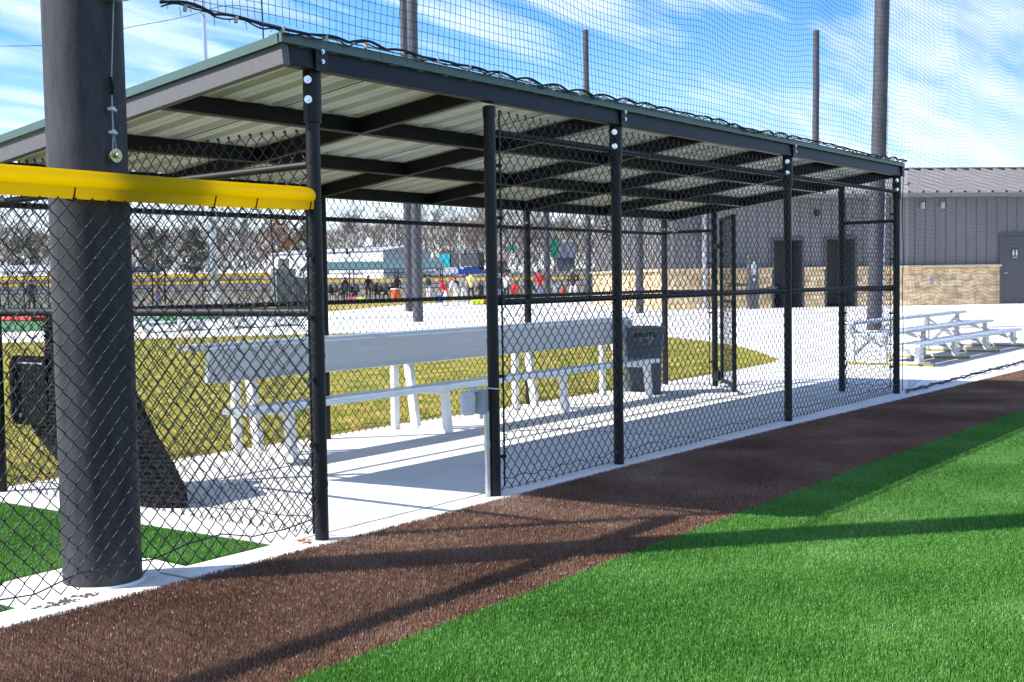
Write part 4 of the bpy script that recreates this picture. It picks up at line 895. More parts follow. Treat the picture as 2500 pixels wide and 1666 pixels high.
# ------------------------------------------------------------------ utility cabinets
def cabinet(p, sz, rz, label):
    t = thing('utility_cabinet', p, label, 'cabinet', 'grey green utility cabinets', rz=rz, local=True)
    mb = MB(); mb.box((0, 0, sz[2] / 2), sz, bev=.03); mb.build('housing', mat('cabinet_green', (.13, .165, .17), .5, .06, 4), t)
    mb = MB(); mb.box((0, -sz[1] / 2 - .012, sz[2] * .5), (sz[0] * .84, .02, sz[2] * .84), bev=.006); d_ = mb.build('door', mat('cabinet_door', (.10, .13, .14), .5, .06, 4), t)
    mb = MB(); mb.box((sz[0] * .3, -sz[1] / 2 - .03, sz[2] * .5), (.04, .03, .18)); mb.build('handle', K['galv'], d_)
    mb = MB(); mb.box((0, 0, .03), (sz[0] + .15, sz[1] + .15, .06)); mb.build('plinth', K['concrete'], t)
cabinet(atd(692, 62), (1.05, .75, 2.05), R(-20), 'tall grey green utility cabinet beyond the bench, the bigger one')
cabinet(atd(731, 63), (.62, .6, 1.6), R(-20), 'narrow grey green utility cabinet standing behind the dugout corner post')
mb = MB(); p0, p1 = at(-30, 781), at(99, 782); mb.beam(Vector(p0) + Vector((0, 0, .06)), Vector(p1) + Vector((0, 0, .06)), .9, .16, bev=.05); tag(mb.build('red_pad', mat('red_vinyl', (.62, .05, .045), .6, .1, 2)), 'long red vinyl pad lying on the far left turf', 'pad')

# ------------------------------------------------------------------ people
SKIN = [mat('skin_a', (.42, .25, .17), .6, .05, 9), mat('skin_b', (.22, .12, .08), .6, .05, 9)]
CLOTH = {}
def cloth(c):
    if c not in CLOTH: CLOTH[c] = mat('cloth', c, .85, .12, 12)
    return CLOTH[c]
def person(p, yaw, pose, h, top, legs, label, skin=0, hair=(.03, .02, .015), cap=None, sleeves='short', shorts=False, longhair=False):
    s = h / 1.76
    if pose == 'stand':
        J = dict(pel=(0, 0, .96), sp=(0, .01, 1.17), ch=(0, .0, 1.38), nk=(0, .0, 1.52), hd=(0, -.01, 1.60), ht=(0, -.005, 1.72))
        for n, q in (('L', -1), ('R', 1)):
            J.update({'sh' + n: (q * .19, 0, 1.43), 'el' + n: (q * .25, .03, 1.16), 'wr' + n: (q * .22, -.10, .96), 'hn' + n: (q * .20, -.15, .89), 'hp' + n: (q * .095, 0, .90), 'kn' + n: (q * .12, -.02, .50), 'an' + n: (q * .13, .03, .09), 'to' + n: (q * .15, -.13, .04)})
    elif pose == 'folded':
        J = dict(pel=(0, 0, .96), sp=(0, .01, 1.17), ch=(0, .0, 1.38), nk=(0, .0, 1.52), hd=(0, -.02, 1.60), ht=(0, -.015, 1.72))
        for n, q in (('L', -1), ('R', 1)):
            J.update({'sh' + n: (q * .20, 0, 1.43), 'el' + n: (q * .29, -.04, 1.17), 'wr' + n: (q * .10, -.20, 1.20), 'hn' + n: (q * .02, -.22, 1.20), 'hp' + n: (q * .095, 0, .90), 'kn' + n: (q * .13, -.02, .50), 'an' + n: (q * .15, .03, .09), 'to' + n: (q * .17, -.13, .04)})
    elif pose == 'sit':
        J = dict(pel=(0, 0, .53), sp=(0, .0, .74), ch=(0, -.06, .95), nk=(0, -.09, 1.08), hd=(0, -.12, 1.16), ht=(0, -.12, 1.28))
        for n, q in (('L', -1), ('R', 1)):
            J.update({'sh' + n: (q * .19, -.06, 1.0), 'el' + n: (q * .25, -.16, .75), 'wr' + n: (q * .15, -.36, .66), 'hn' + n: (q * .11, -.43, .63), 'hp' + n: (q * .10, -.02, .51), 'kn' + n: (q * .16, -.43, .50), 'an' + n: (q * .15, -.40, .09), 'to' + n: (q * .17, -.56, .04)})
    else:
        J = dict(pel=(0, .05, .80), sp=(0, -.05, 1.0), ch=(0, -.17, 1.19), nk=(0, -.26, 1.30), hd=(0, -.31, 1.36), ht=(0, -.36, 1.47))
        for n, q in (('L', -1), ('R', 1)):
            J.update({'sh' + n: (q * .19, -.21, 1.22), 'el' + n: (q * .25, -.24, .95), 'wr' + n: (q * .17, -.36, .76), 'hn' + n: (q * .16, -.40, .69), 'hp' + n: (q * .10, .03, .76), 'kn' + n: (q * .15, -.14, .45), 'an' + n: (q * .16, .06, .09), 'to' + n: (q * .18, -.10, .04)})
    rad = dict(pel=.135, sp=.125, ch=.15, nk=.055, hd=.085, ht=.085, sh=.065, el=.046, wr=.034, hn=.034, hp=.088, kn=.062, an=.045, to=.04)
    names = list(J); E = [('pel', 'sp'), ('sp', 'ch'), ('ch', 'nk'), ('nk', 'hd'), ('hd', 'ht')]
    for n in 'LR': E += [('ch', 'sh' + n), ('sh' + n, 'el' + n), ('el' + n, 'wr' + n), ('wr' + n, 'hn' + n), ('pel', 'hp' + n), ('hp' + n, 'kn' + n), ('kn' + n, 'an' + n), ('an' + n, 'to' + n)]
    V = [Vector(J[n]) for n in names]; rr = [rad[n] if n in rad else rad[n[:2]] for n in names]
    EI = [(names.index(a), names.index(b)) for a, b in E]; reg = []
    for a, b in E:
        k = a[:2] + b[:2]
        reg.append({'nkhd': 0, 'hdht': 0, 'wrhn': 0, 'anto': 3, 'elwr': 1 if sleeves == 'long' else 0, 'shel': 1, 'hpkn': 2, 'knan': 0 if shorts else 2, 'pehp': 2}.get(k, 1))
    # fingers and thumb, nose
    def addv(q, r_, par, g):
        V.append(q); rr.append(r_); EI.append((par, len(V) - 1)); reg.append(g); return len(V) - 1
    for n in 'LR':
        hi = names.index('hn' + n); wv = V[names.index('wr' + n)]; d = (V[hi] - wv).normalized(); sdx = d.cross(Vector((0, 1, .3))).normalized()
        for k in range(4):
            m1 = addv(V[hi] + d * .045 + sdx * (.026 * (k - 1.5)), .010, hi, 0); addv(V[m1] + d * (.040 + .008 * (k in (1, 2))) + Vector((0, -.012, -.008)), .009, m1, 0)
        m1 = addv(wv + d * .035 - sdx * .042 + Vector((0, -.01, 0)), .011, names.index('wr' + n), 0); addv(V[m1] + d * .035, .010, m1, 0)
    hv = V[names.index('hd')]; fwd_ = Vector((0, -1, -.1)) if pose != 'bend' else Vector((0, -.6, -.8)); addv(hv + fwd_ * .105 + Vector((0, 0, .03)), .018, names.index('hd'), 0)
    me = bpy.data.meshes.new('tmp'); me.from_pydata([v * s for v in V], EI, []); ob_ = bpy.data.objects.new('tmp', me); COL.objects.link(ob_)
    md = ob_.modifiers.new('skin', 'SKIN'); md.use_smooth_shade = True; sl_ = me.skin_vertices[0].data
    for i, r_ in enumerate(rr): sl_[i].radius = (r_ * s, r_ * s * (.78 if names[i:i + 1] and names[i] in ('sp', 'ch', 'pel') else 1))
    sl_[0].use_root = True
    ss = ob_.modifiers.new('sub', 'SUBSURF'); ss.levels = 1; ss.render_levels = 1
    bpy.context.view_layer.update(); bm_e = bpy.data.meshes.new_from_object(ob_.evaluated_get(bpy.context.evaluated_depsgraph_get())); bpy.data.objects.remove(ob_)
    bm_e.materials.clear()
    for m_ in (SKIN[skin], cloth(top), cloth(legs), cloth((.03, .03, .03))): bm_e.materials.append(m_)
    A = np.array([V[a] * s for a, b in EI]); B = np.array([V[b] * s for a, b in EI])
    for pl in bm_e.polygons:
        c = np.array(pl.center); ab = B - A; t = np.clip(np.sum((c - A) * ab, 1) / (np.sum(ab * ab, 1) + 1e-9), 0, 1); dd = np.linalg.norm(A + ab * t[:, None] - c, axis=1) - np.array([.5 * (rr[a] + rr[b]) * s for a, b in EI]); k = int(np.argmin(dd)); pl.material_index = reg[k]; pl.use_smooth = True
        if reg[k] == 0 and EI[k] == (names.index('sh' + 'L'), names.index('el' + 'L')): pl.material_index = 1
    bm_e.name = 'person'; o = bpy.data.objects.new('person', bm_e); COL.objects.link(o); o.location = Vector(p); o.rotation_euler = (0, 0, yaw)
    tag(o, label, 'person', 'people at the far field')
    hm = MB(); t_ = V[names.index('ht')] * s; h_ = hv * s; dv = (t_ - h_).normalized(); cpos = h_ + dv * .055 * s + Vector((0, .012, 0)) * s
    hm.ell((0, 0, 0), (.098 * s, .112 * s, .115 * s), 14, 7, z0=-.15); 
    if longhair: hm.path([(0, .07 * s, .02 * s), (0, .11 * s, -.10 * s), (0, .10 * s, -.30 * s)], [.07 * s, .085 * s, .04 * s], 8)
    if cap: hm.box((0, -.14 * s, .0), (.15 * s, .10 * s, .015 * s))
    ho = hm.build('cap' if cap else 'hair', cloth(cap or hair), o, smooth=True); ho.location = cpos
    if pose == 'bend': ho.rotation_euler = (R(28), 0, 0)
    return o
BACK = math.atan2(.58, .813) + math.pi / 2 + 0.0        # facing away from the camera: local -Y along the view
FACE = BACK + math.pi
def pers(u, D, *a, yaw=0.0, z=0.0, **k):
    q = atd(u, D, z); return person(q, BACK + yaw, *a, **k)
W_, BK, RD, NV = (.72, .72, .72), (.02, .02, .024), (.62, .03, .035), (.02, .03, .08)
GY, KH = (.34, .35, .37), (.30, .26, .2)
pers(1317, 66, 'folded', 1.84, RD, (.16, .25, .42), 'person in a red shirt and blue jeans standing with their back turned', cap=BK, yaw=.3)
pers(1399, 66, 'folded', 1.86, BK, W_, 'person in a black jacket and white trousers standing beside the restroom building', cap=KH, yaw=-.3, sleeves='long')
pers(1149, 70, 'stand', 1.84, (.78, .66, .26), BK, 'person in a yellow shirt and black shorts standing by the far bench', cap=BK, shorts=True)
pers(1132, 73, 'stand', 1.62, GY, W_, 'player in a grey jersey and white trousers standing left of the yellow shirt', cap=NV, yaw=.5)
pers(1046, 79, 'stand', 1.76, BK, W_, 'player in a dark shirt and white trousers standing alone right of the tall poles', cap=BK, yaw=-.8)
pers(1089, 64, 'bend', 1.66, RD, W_, 'player in red and white bending forward, the one nearer the tall poles', cap=RD, yaw=1.2)
pers(1114, 63, 'bend', 1.70, W_, W_, 'player in white with red helmet bending forward beside the yellow shirt', cap=RD, yaw=1.0)
pers(1112, 80, 'stand', 1.55, BK, W_, 'player in a black shirt and dark cap standing behind the bending players', cap=BK)
pers(1174, 68.6, 'sit', 1.72, BK, BK, 'person in black sitting on the far bench left of the gate post', hair=(.12, .08, .05), yaw=.6)
pers(1216, 67, 'stand', 1.66, BK, (.10, .16, .40), 'person in a black top and blue trousers standing right of the gate post', cap=(.05, .12, .5), yaw=.4)
pers(1236, 69, 'stand', 1.74, (.66, .68, .73), NV, 'person in a pale grey shirt and navy trousers standing by the far bench', hair=(.28, .12, .05), yaw=-.4)
pers(1256, 68.6, 'sit', 1.66, RD, BK, 'person in a red shirt sitting on the far bench with a green cap', cap=(.04, .10, .06))
pers(1294, 68.6, 'sit', 1.6, BK, BK, 'long haired person in black sitting at the end of the far bench', longhair=True, yaw=-.5)
pers(1356, 70, 'sit', 1.70, GY, GY, 'person in grey clothes sitting between the grey post and the black jacket', hair=(.2, .15, .1), z=.0)
pers(1374, 69, 'sit', 1.25, RD, (.4, .4, .4), 'small child with brown hair in red sitting near the black jacket', hair=(.22, .11, .05), longhair=True)
pers(386, 78, 'stand', 1.62, (.55, .30, .22), (.14, .18, .48), 'person with red hair and blue trousers walking beyond the left bleachers', hair=(.35, .10, .03), longhair=True, yaw=1.2)
pers(76, 62, 'stand', 1.72, (.03, .035, .05), BK, 'person in dark clothes standing left of the thick near pole', cap=NV, yaw=.4)
seat_u = [802, 830, 847, 882, 897, 924, 936, 952, 965]
spots_ = [('sit', 803), ('sit', 832), ('stand', 840), ('sit', 862), ('stand', 896), ('sit', 915), ('sit', 937), ('sit', 953), ('stand', 968)]
tops_ = [(.03, .03, .035), (.05, .05, .05), (.02, .02, .025), (.06, .035, .045), (.015, .015, .02), (.03, .05, .035), (.03, .03, .04), (.025, .03, .05), (.04, .04, .045)]
desc_ = ['seated player in black at the left end of the far green roofed dugout', 'seated player in dark grey second from the left end of the far dugout', 'player standing in black between seated players in the far dugout', 'seated player in plum in the middle of the far dugout bench',
         'tall player in black standing by the middle post of the far dugout', 'seated player in dark green beside the tall standing player', 'seated player in charcoal with a cap in the far dugout', 'seated player in navy left of the orange cooler', 'player in grey black standing behind the orange cooler']
for (ps_, u), c_, d_ in zip(spots_, tops_, desc_):
    q = Vector(atd(u, 86)); t_ = ((q - DA).dot(DU)); q = DA + DU * t_ + DN * (1.28 if ps_ == 'sit' else .7)
    person(q, BACK + random.uniform(-.6, .6) + (math.pi if ps_ == 'sit' else 0), ps_, random.uniform(1.6, 1.8), c_, random.choice([(.05, .05, .05), (.35, .35, .35), (.5, .5, .5)]), d_, cap=BK, sleeves='long', skin=random.choice([0, 0, 1]))
# far team bench and kit
fb = thing('team_bench', atd(1230, 69), 'low white bench with people sitting and standing round it far beyond the plaza', 'bench'); a, b = Vector(atd(1158, 68.9)), Vector(atd(1302, 68.9)); Z = Vector((0, 0, 1))
mb = MB(); mb.beam(a + Z * .45, b + Z * .45, .30, .05); mb.build('seat', K['alu'], fb)
for i in range(4):
    q = a + (b - a) * (.08 + .28 * i); mb = MB(); mb.beam(q, q + Z * .43, .25, .05, up=(0, 1, 0)); mb.build('leg', K['alu_leg'], fb)
cols = [((.02, .02, .022), 'black'), ((.05, .05, .055), 'charcoal'), ((.025, .03, .045), 'navy')]
for i, u in enumerate((806, 821, 845, 857, 872, 911, 928, 941)):
    q = Vector(atd(u, 86)); t_ = (q - DA).dot(DU); q = DA + DU * t_ - DN * .20 + Z * (.62 + .04 * (i % 3)); c_, nm = cols[i % 3]
    bp_ = thing('backpack', q, ['black', 'charcoal', 'navy'][i % 3] + ' backpack hung on the far green roofed dugout, ' + ['at its left end', 'second from its left end', 'third from its left end', 'fourth from its left end', 'just left of its middle post', 'just right of its middle post', 'third from its right end', 'nearest the orange cooler'][i], 'backpack', 'backpacks hung on the far dugout', rz=BACK, local=True)
    mb = MB(); mb.box((0, 0, .22), (.32, .22, .50), bev=.09); mb.build('bag', cloth(c_), bp_, smooth=True); mb = MB(); mb.box((0, .12, .15), (.24, .08, .22), bev=.035); mb.build('pocket', cloth(c_), bp_, smooth=True)
    mb = MB(); mb.path([(-.03, 0, .46), (0, -.02, .58), (.03, 0, .46)], .012, 6); mb.build('strap', cloth(BK), bp_)
def cooler(u, D, c, lid, label, r=.24, h=.62):
    q = atd(u, D); t = thing('drink_cooler', q, label, 'cooler'); mb = MB(); mb.tube(q, (q[0], q[1], h), r, r * 1.06, n=20); mb.build('body', mat('cooler_plastic', c, .45, .05, 5), t, smooth=True); mb = MB(); mb.tube((q[0], q[1], h), (q[0], q[1], h + .07), r * 1.12, r * 1.0, n=20); mb.build('lid', mat('cooler_lid', lid, .45, .05, 5), t, smooth=True)
    mb = MB()
    for sx in (-1, 1): mb.box((q[0] + .58 * sx * r * 1.15, q[1] - .81 * sx * r * 1.15, h * .75), (.10, .05, .05), rz=.6, bev=.01)
    mb.build('grip', cloth(BK), t)
cooler(965, 84, (.80, .13, .02), (.75, .75, .73), 'orange drink cooler with a white lid in front of the far dugout', .30, .80)
cooler(1075, 78, (.02, .09, .40), (.03, .12, .5), 'blue drink cooler on the ground beside the bending players', .34, .42)
def bag(u, D, c, label):
    q = atd(u, D); t = thing('duffel_bag', q, label, 'bag', rz=BACK, local=True); mb = MB(); mb.path([(-.34, 0, .16), (-.3, 0, .17), (.3, 0, .17), (.34, 0, .16)], [.10, .165, .165, .10], 14); t.location = Vector(q); mb.build('bag', cloth(c), t, smooth=True); mb = MB(); mb.path([(-.14, 0, .30), (-.08, 0, .42), (.08, 0, .42), (.14, 0, .30)], .016, 6); mb.build('strap', cloth(BK), t)
bag(1167, 67.5, (.50, .62, .03), 'bright yellow green kit bag lying under the far bench'); bag(1180, 67.6, (.55, .02, .03), 'red kit bag lying beside the yellow green bag'); bag(880, 83, (.50, .62, .05), 'lime kit bag on the ground before the far dugout'); bag(861, 83, (.55, .05, .22), 'pink kit bag on the ground before the far dugout')

# ------------------------------------------------------------------ vehicles on the far street
GLASS = mat('car_glass', (.03, .035, .04), .15, .05, 3); TYRE = mat('tyre', (.02, .02, .02), .8, .1, 9); RIM = mat('rim', (.5, .5, .5), .4, .05, 9, metal=.6)
def vehicle(u, D, kind, c, label, flip=1):
    q = atd(u, D); q[2] = terrain(q[0], q[1]) + .04; rz = math.atan2(-.81, .58) + (0 if flip > 0 else math.pi)
    t = thing('parked_car' if kind != 'pickup' else 'pickup_truck', q, label, 'car' if kind != 'pickup' else 'pickup', 'vehicles along the far street', rz=rz, local=True); P_ = mat('car_paint', c, .3, .03, 2)
    if kind == 'pickup': prof = [(-2.75, .55), (-2.75, 1.08), (-.55, 1.10), (-.45, 1.75), (-.2, 1.83), (.75, 1.83), (1.35, 1.18), (2.6, 1.08), (2.78, .9), (2.75, .5), (2.2, .42), (-2.2, .42)]; win = [(-.35, 1.2), (-.28, 1.70), (.68, 1.72), (1.12, 1.2)]; wx = (-1.75, 1.8); wd = 1.9
    elif kind == 'suv': prof = [(-2.3, .5), (-2.35, 1.1), (-2.1, 1.72), (-1.7, 1.80), (.35, 1.80), (1.0, 1.18), (2.2, 1.02), (2.35, .8), (2.3, .45), (1.9, .38), (-1.9, .38)]; win = [(-1.95, 1.2), (-1.75, 1.68), (.28, 1.68), (.78, 1.2)]; wx = (-1.4, 1.4); wd = 1.85
    else: prof = [(-2.25, .5), (-2.25, .95), (-1.7, 1.02), (-1.1, 1.42), (.25, 1.44), (1.0, .98), (2.1, .88), (2.25, .7), (2.2, .4), (1.8, .34), (-1.8, .34)]; win = [(-1.45, 1.03), (-1.0, 1.36), (.18, 1.36), (.74, 1.03)]; wx = (-1.35, 1.4); wd = 1.75
    bm = bmesh.new(); f0 = bm.faces.new([bm.verts.new((a, -wd / 2, z)) for a, z in prof]); r_ = bmesh.ops.extrude_face_region(bm, geom=[f0]); bmesh.ops.translate(bm, verts=[v for v in r_['geom'] if isinstance(v, bmesh.types.BMVert)], vec=(0, wd, 0))
    for v in bm.verts:
        if v.co.z > 1.3: v.co.y *= .84
    bmesh.ops.recalc_face_normals(bm, faces=bm.faces); bmesh.ops.bevel(bm, geom=list(bm.edges), offset=.05, segments=2, affect='EDGES'); me = bpy.data.meshes.new('body'); bm.to_mesh(me); bm.free(); me.materials.append(P_); smooth_angle(me, 30); body = link('body', me, t)
    for sy in (-1, 1):
        mb = MB(); mb.extrude(win if sy < 0 else win[::-1], (0, sy * (wd / 2 - .055), 0), (1, 0, 0), (0, -sy * .12, .99), (0, sy * .03, 0)); mb.build('side_window', GLASS, body)
    mb = MB(); a, b = win[3], win[2]; mb.beam((a[0] + .26, 0, a[1] + .03), (b[0] + .18, 0, b[1] + .02), wd * .74, .05, up=(.6, 0, .8)); mb.build('windscreen', GLASS, body)
    for x in wx:
        for sy in (-1, 1):
            mb = MB(); mb.tube((x, sy * (wd / 2 - .2), .34), (x, sy * (wd / 2 + .02), .34), .34, n=18); wo = mb.build('wheel', TYRE, t, smooth=True); mb = MB(); mb.tube((x, sy * (wd / 2 + .0), .34), (x, sy * (wd / 2 + .03), .34), .20, n=12); mb.build('rim', RIM, wo)
    for sy in (-.6, .6):
        xh = prof[7][0] if kind != 'pickup' else 2.70; mb = MB(); mb.box((xh - .06, sy * wd / 1.8, .82), (.12, .3, .14), bev=.03); mb.build('headlight', K['white'], t)
    return t
vehicle(1052, 247, 'pickup', (.75, .75, .75), 'white pickup on the far street just left of the teal truck', -1)
vehicle(1091, 246, 'suv', (.62, .63, .65), 'silver white car on the far street left of the blue cars', -1)
vehicle(1117, 246, 'sedan', (.01, .05, .42), 'bright blue car on the far street, left of the other blue car', -1)
vehicle(1159, 247, 'suv', (.012, .04, .22), 'dark blue car on the far street behind the yellow shirt', 1)
vehicle(1222, 248, 'suv', (.03, .025, .03), 'black car on the far street right of the gate post', 1)
vehicle(1282, 247, 'pickup', (.76, .76, .76), 'white pickup on the far street behind the red shirt', 1)
def semi(u, D):
    q = atd(u, D); q[2] = terrain(q[0], q[1]) + .05; rz = math.atan2(-.81, .58) + math.pi - .55; t = thing('semi_truck', q, 'large teal truck with white bumper on the far street above the parked cars', 'truck', rz=rz, local=True); TL_ = mat('teal_paint', (.0, .32, .40), .3, .05, 2)
    mb = MB(); mb.extrude([(1.0, 1.0), (1.0, 2.6), (1.5, 2.95), (1.6, 3.9), (-1.6, 4.0), (-1.6, 1.0)], (0, -1.2, 0), (1, 0, 0), (0, 0, 1), (0, 2.4, 0)); mb.build('cab', TL_, t)
    mb = MB(); mb.extrude([(1.0, .9), (1.0, 2.35), (2.6, 2.05), (2.9, 1.7), (2.9, .9)], (0, -1.0, 0), (1, 0, 0), (0, 0, 1), (0, 2.0, 0)); hd = mb.build('hood', TL_, t)
    mb = MB(); mb.box((2.93, 0, 1.4), (.08, 1.2, .8), bev=.03); mb.build('grille', RIM, hd); mb = MB(); mb.box((2.95, 0, .72), (.25, 2.35, .42), bev=.08); mb.build('bumper', K['white'], t)
    mb = MB(); mb.beam((1.06, 0, 2.45), (1.5, 0, 2.93), 2.1, .06, up=(-1, 0, 1)); mb.build('windscreen', GLASS, t)
    mb = MB(); mb.extrude([(-2.0, 1.0), (-2.0, 4.05), (-9.5, 4.05), (-9.5, 1.0)], (0, -1.25, 0), (1, 0, 0), (0, 0, 1), (0, 2.5, 0)); mb.build('trailer', mat('trailer_dark', (.05, .055, .06), .5, .1, 1), t)
    for x in (2.0, -1.4, -2.6, -8.0, -9.0):
        for sy in (-1, 1):
            mb = MB(); mb.tube((x, sy * .85, .52), (x, sy * 1.22, .52), .52, n=18); mb.build('wheel', TYRE, t, smooth=True)
semi(1092, 288)

# ------------------------------------------------------------------ buildings, signals and signs along the street
def house(u0, u1, D, zt, dep, wallm, roofm, label, roof_rise=0.4, win=True, yaw=0.0):
    a, b = atd(u0, D), atd(u1, D * (1 + yaw)); A, B = Vector((a[0], a[1], 0)), Vector((b[0], b[1], 0)); u = (B - A); L_ = u.length; u.normalize(); n = Vector((-u.y, u.x, 0)); n = n if n.dot(Vector((*RM[2][:2], 0))) > 0 else -n
    z0 = min(terrain(a[0], a[1]), terrain(b[0], b[1])) - .3; t = thing('street_building', (a[0], a[1], z0), label, 'building'); c = [A, B, B + n * dep, A + n * dep]
    mb = MB(); mb.prism([(v.x, v.y) for v in c], z0, zt); mb.build('wall', wallm, t)
    mb = MB(); o = .35; e = [A - u * o - n * o, B + u * o - n * o, B + u * o + n * (dep + o), A - u * o + n * (dep + o)]; r0, r1 = (A - u * o + n * dep / 2), (B + u * o + n * dep / 2)
    vs = [(v.x, v.y, zt + .01) for v in e] + [(r0.x, r0.y, zt + roof_rise), (r1.x, r1.y, zt + roof_rise)]; mb.add(vs, [(0, 1, 5, 4), (2, 3, 4, 5), (0, 4, 3), (1, 2, 5), (3, 2, 1, 0)]); mb.build('roof', roofm, t)
    return t, A, u, n, L_
g_roof = mat('pale_roof', (.42, .43, .46), .6, .08, .5)
wb, A, U, Nn, Lw = house(655, 936, 262, 7.35, 13, K['white'], g_roof, 'long white warehouse beyond the street with a side wall toned grey for shade', .9, yaw=-.085)
for s, w0, z0, h in ((.46, 3.2, 3.0, 2.6), (.66, 6.0, 2.8, 3.6), (.10, 3.4, 3.2, 3.2)):
    mb = MB(); q = A + U * (Lw * s) - Nn * .06; mb.beam(q + Z * (z0 + h / 2), q + U * w0 + Z * (z0 + h / 2), .1, h); mb.build('loading_door', K['plain_and_shade_grey'] if s > .6 else K['door_grey'], wb)
mb = MB(); q = A + U * (Lw * 1.0) + Nn * .0; mb.beam(q + U * .06 + Z * 4.9, q + U * .06 + Nn * 13 + Z * 4.9, .08, 4.8); mb.build('shade_grey_side', K['plain_and_shade_grey'], wb)  # grey sheet over the white side wall, shade put in as colour
mb = MB(); q = A + U * (Lw * .80) + Nn * 3 + Z * 7.6; mb.tube(q, q + Z * 1.2, .08, n=8)
ds = thing('satellite_dish', tuple(q), 'white satellite dish standing on the roof of the long warehouse', 'dish'); mb.build('mast', K['galv'], ds)
mb = MB(); cdir = Vector((-.9, -.2, .35)).normalized(); ax_ = cdir.cross(Z).normalized(); ay_ = ax_.cross(cdir); vs, fs = [], []
for i in range(6):
    r_ = .95 * i / 5
    for j in range(16): g = 2 * math.pi * j / 16; vs.append(q + Z * 1.6 + ax_ * (r_ * math.cos(g)) + ay_ * (r_ * math.sin(g)) + cdir * (.22 * r_ * r_))
for i in range(5):
    for j in range(16): fs.append((i * 16 + j, i * 16 + (j + 1) % 16, (i + 1) * 16 + (j + 1) % 16, (i + 1) * 16 + j))
mb.add(vs, fs); mb.build('reflector', K['plain_and_shade_grey'], ds, smooth=True)
redroof = mat('red_roof', (.075, .03, .03), .8, .15, .6); brick_ = mat('tan_brick', (.26, .20, .16), .9, .12, 1.2)
house(1078, 1104, 300, 6.9, 8, brick_, redroof, 'small tan house with a dark red roof above the teal truck', 1.8)
house(1362, 1404, 276, 6.0, 12, mat('blue_grey_siding', (.10, .115, .16), .8, .1, 1), mat('slate_roof', (.07, .08, .11), .8, .15, 1), 'blue grey house beyond the street beside the restroom building', 3.6)
house(1196, 1240, 285, 5.6, 10, brick_, mat('brown_roof', (.15, .11, .10), .8, .15, 1), 'low tan brick house behind the green street sign', 2.2)
def signal_pole(u, D, zarm, heads, label, h=9.5, side=-1):
    q = atd(u, D); zb = terrain(q[0], q[1]); t = thing('traffic_signal', (q[0], q[1], zb), label, 'traffic light'); mb = MB(); mb.tube((q[0], q[1], zb), (q[0], q[1], zb + h), .14, .09, n=10)
    e = atd(heads[-1] - 4 if side < 0 else heads[-1] + 4, D); mb.tube((q[0], q[1], zarm), (e[0], e[1], zarm + .3), .09, .05, n=8); mb.build('mast', K['galv'], t)
    for x in heads:
        p_ = atd(x, D - .3); mb = MB(); mb.box((p_[0], p_[1], zarm - .35), (.42, .35, 1.15), rz=.6, bev=.05); hd_ = mb.build('signal_head', K['panel'], t)
        for k in range(3):
            mb = MB(); c_ = Vector((p_[0] - .16, p_[1] - .12, zarm - .02 - .34 * k)); mb.tube(c_, c_ - Vector((.16, .115, 0)), .13, n=10); mb.build('visor', K['panel'], hd_)
    return t
signal_pole(968, 246, 7.7, [921, 894, 863, 849, 817], 'traffic light mast with a row of black signals hanging before the white warehouse')
signal_pole(1124, 262, 7.6, [1137, 1168], 'traffic light mast with two black signals above the parked blue cars', 12, 1)
GRN = mat('sign_green', (.0, .22, .13), .5, .05, 3)
def sign(u, D, zc, wd, hg, label, bars, ph):
    q = atd(u, D); zb = terrain(q[0], q[1]); t = thing('street_sign', (q[0], q[1], zb), label, 'sign'); mb = MB(); mb.tube((q[0], q[1], zb), (q[0], q[1], zb + ph), .10, .07, n=10); mb.build('sign_post', K['galv'] if ph > 8 else K['pole_grey'], t)
    n = Vector((-RM[2][0], -RM[2][1], 0)).normalized(); u_ = Vector((RM[0][0], RM[0][1], 0)).normalized(); c_ = Vector((q[0], q[1], zc)) + n * .16; mb = MB(); mb.beam(c_ - u_ * wd / 2, c_ + u_ * wd / 2, .05, hg); b_ = mb.build('sign_board', GRN, t)
    return t
sign(1250, 240, 7.4, 2.1, .72, 'green street name sign on a tall pale pole beyond the players', 0, 11)
sign(968, 244, 7.3, 1.2, .8, 'small green street name sign in front of the white warehouse', 0, 16)
sign(1355, 200, 6.3, 1.25, 3.0, 'tall green sign board standing beside the blue grey house', 3, 7.9)

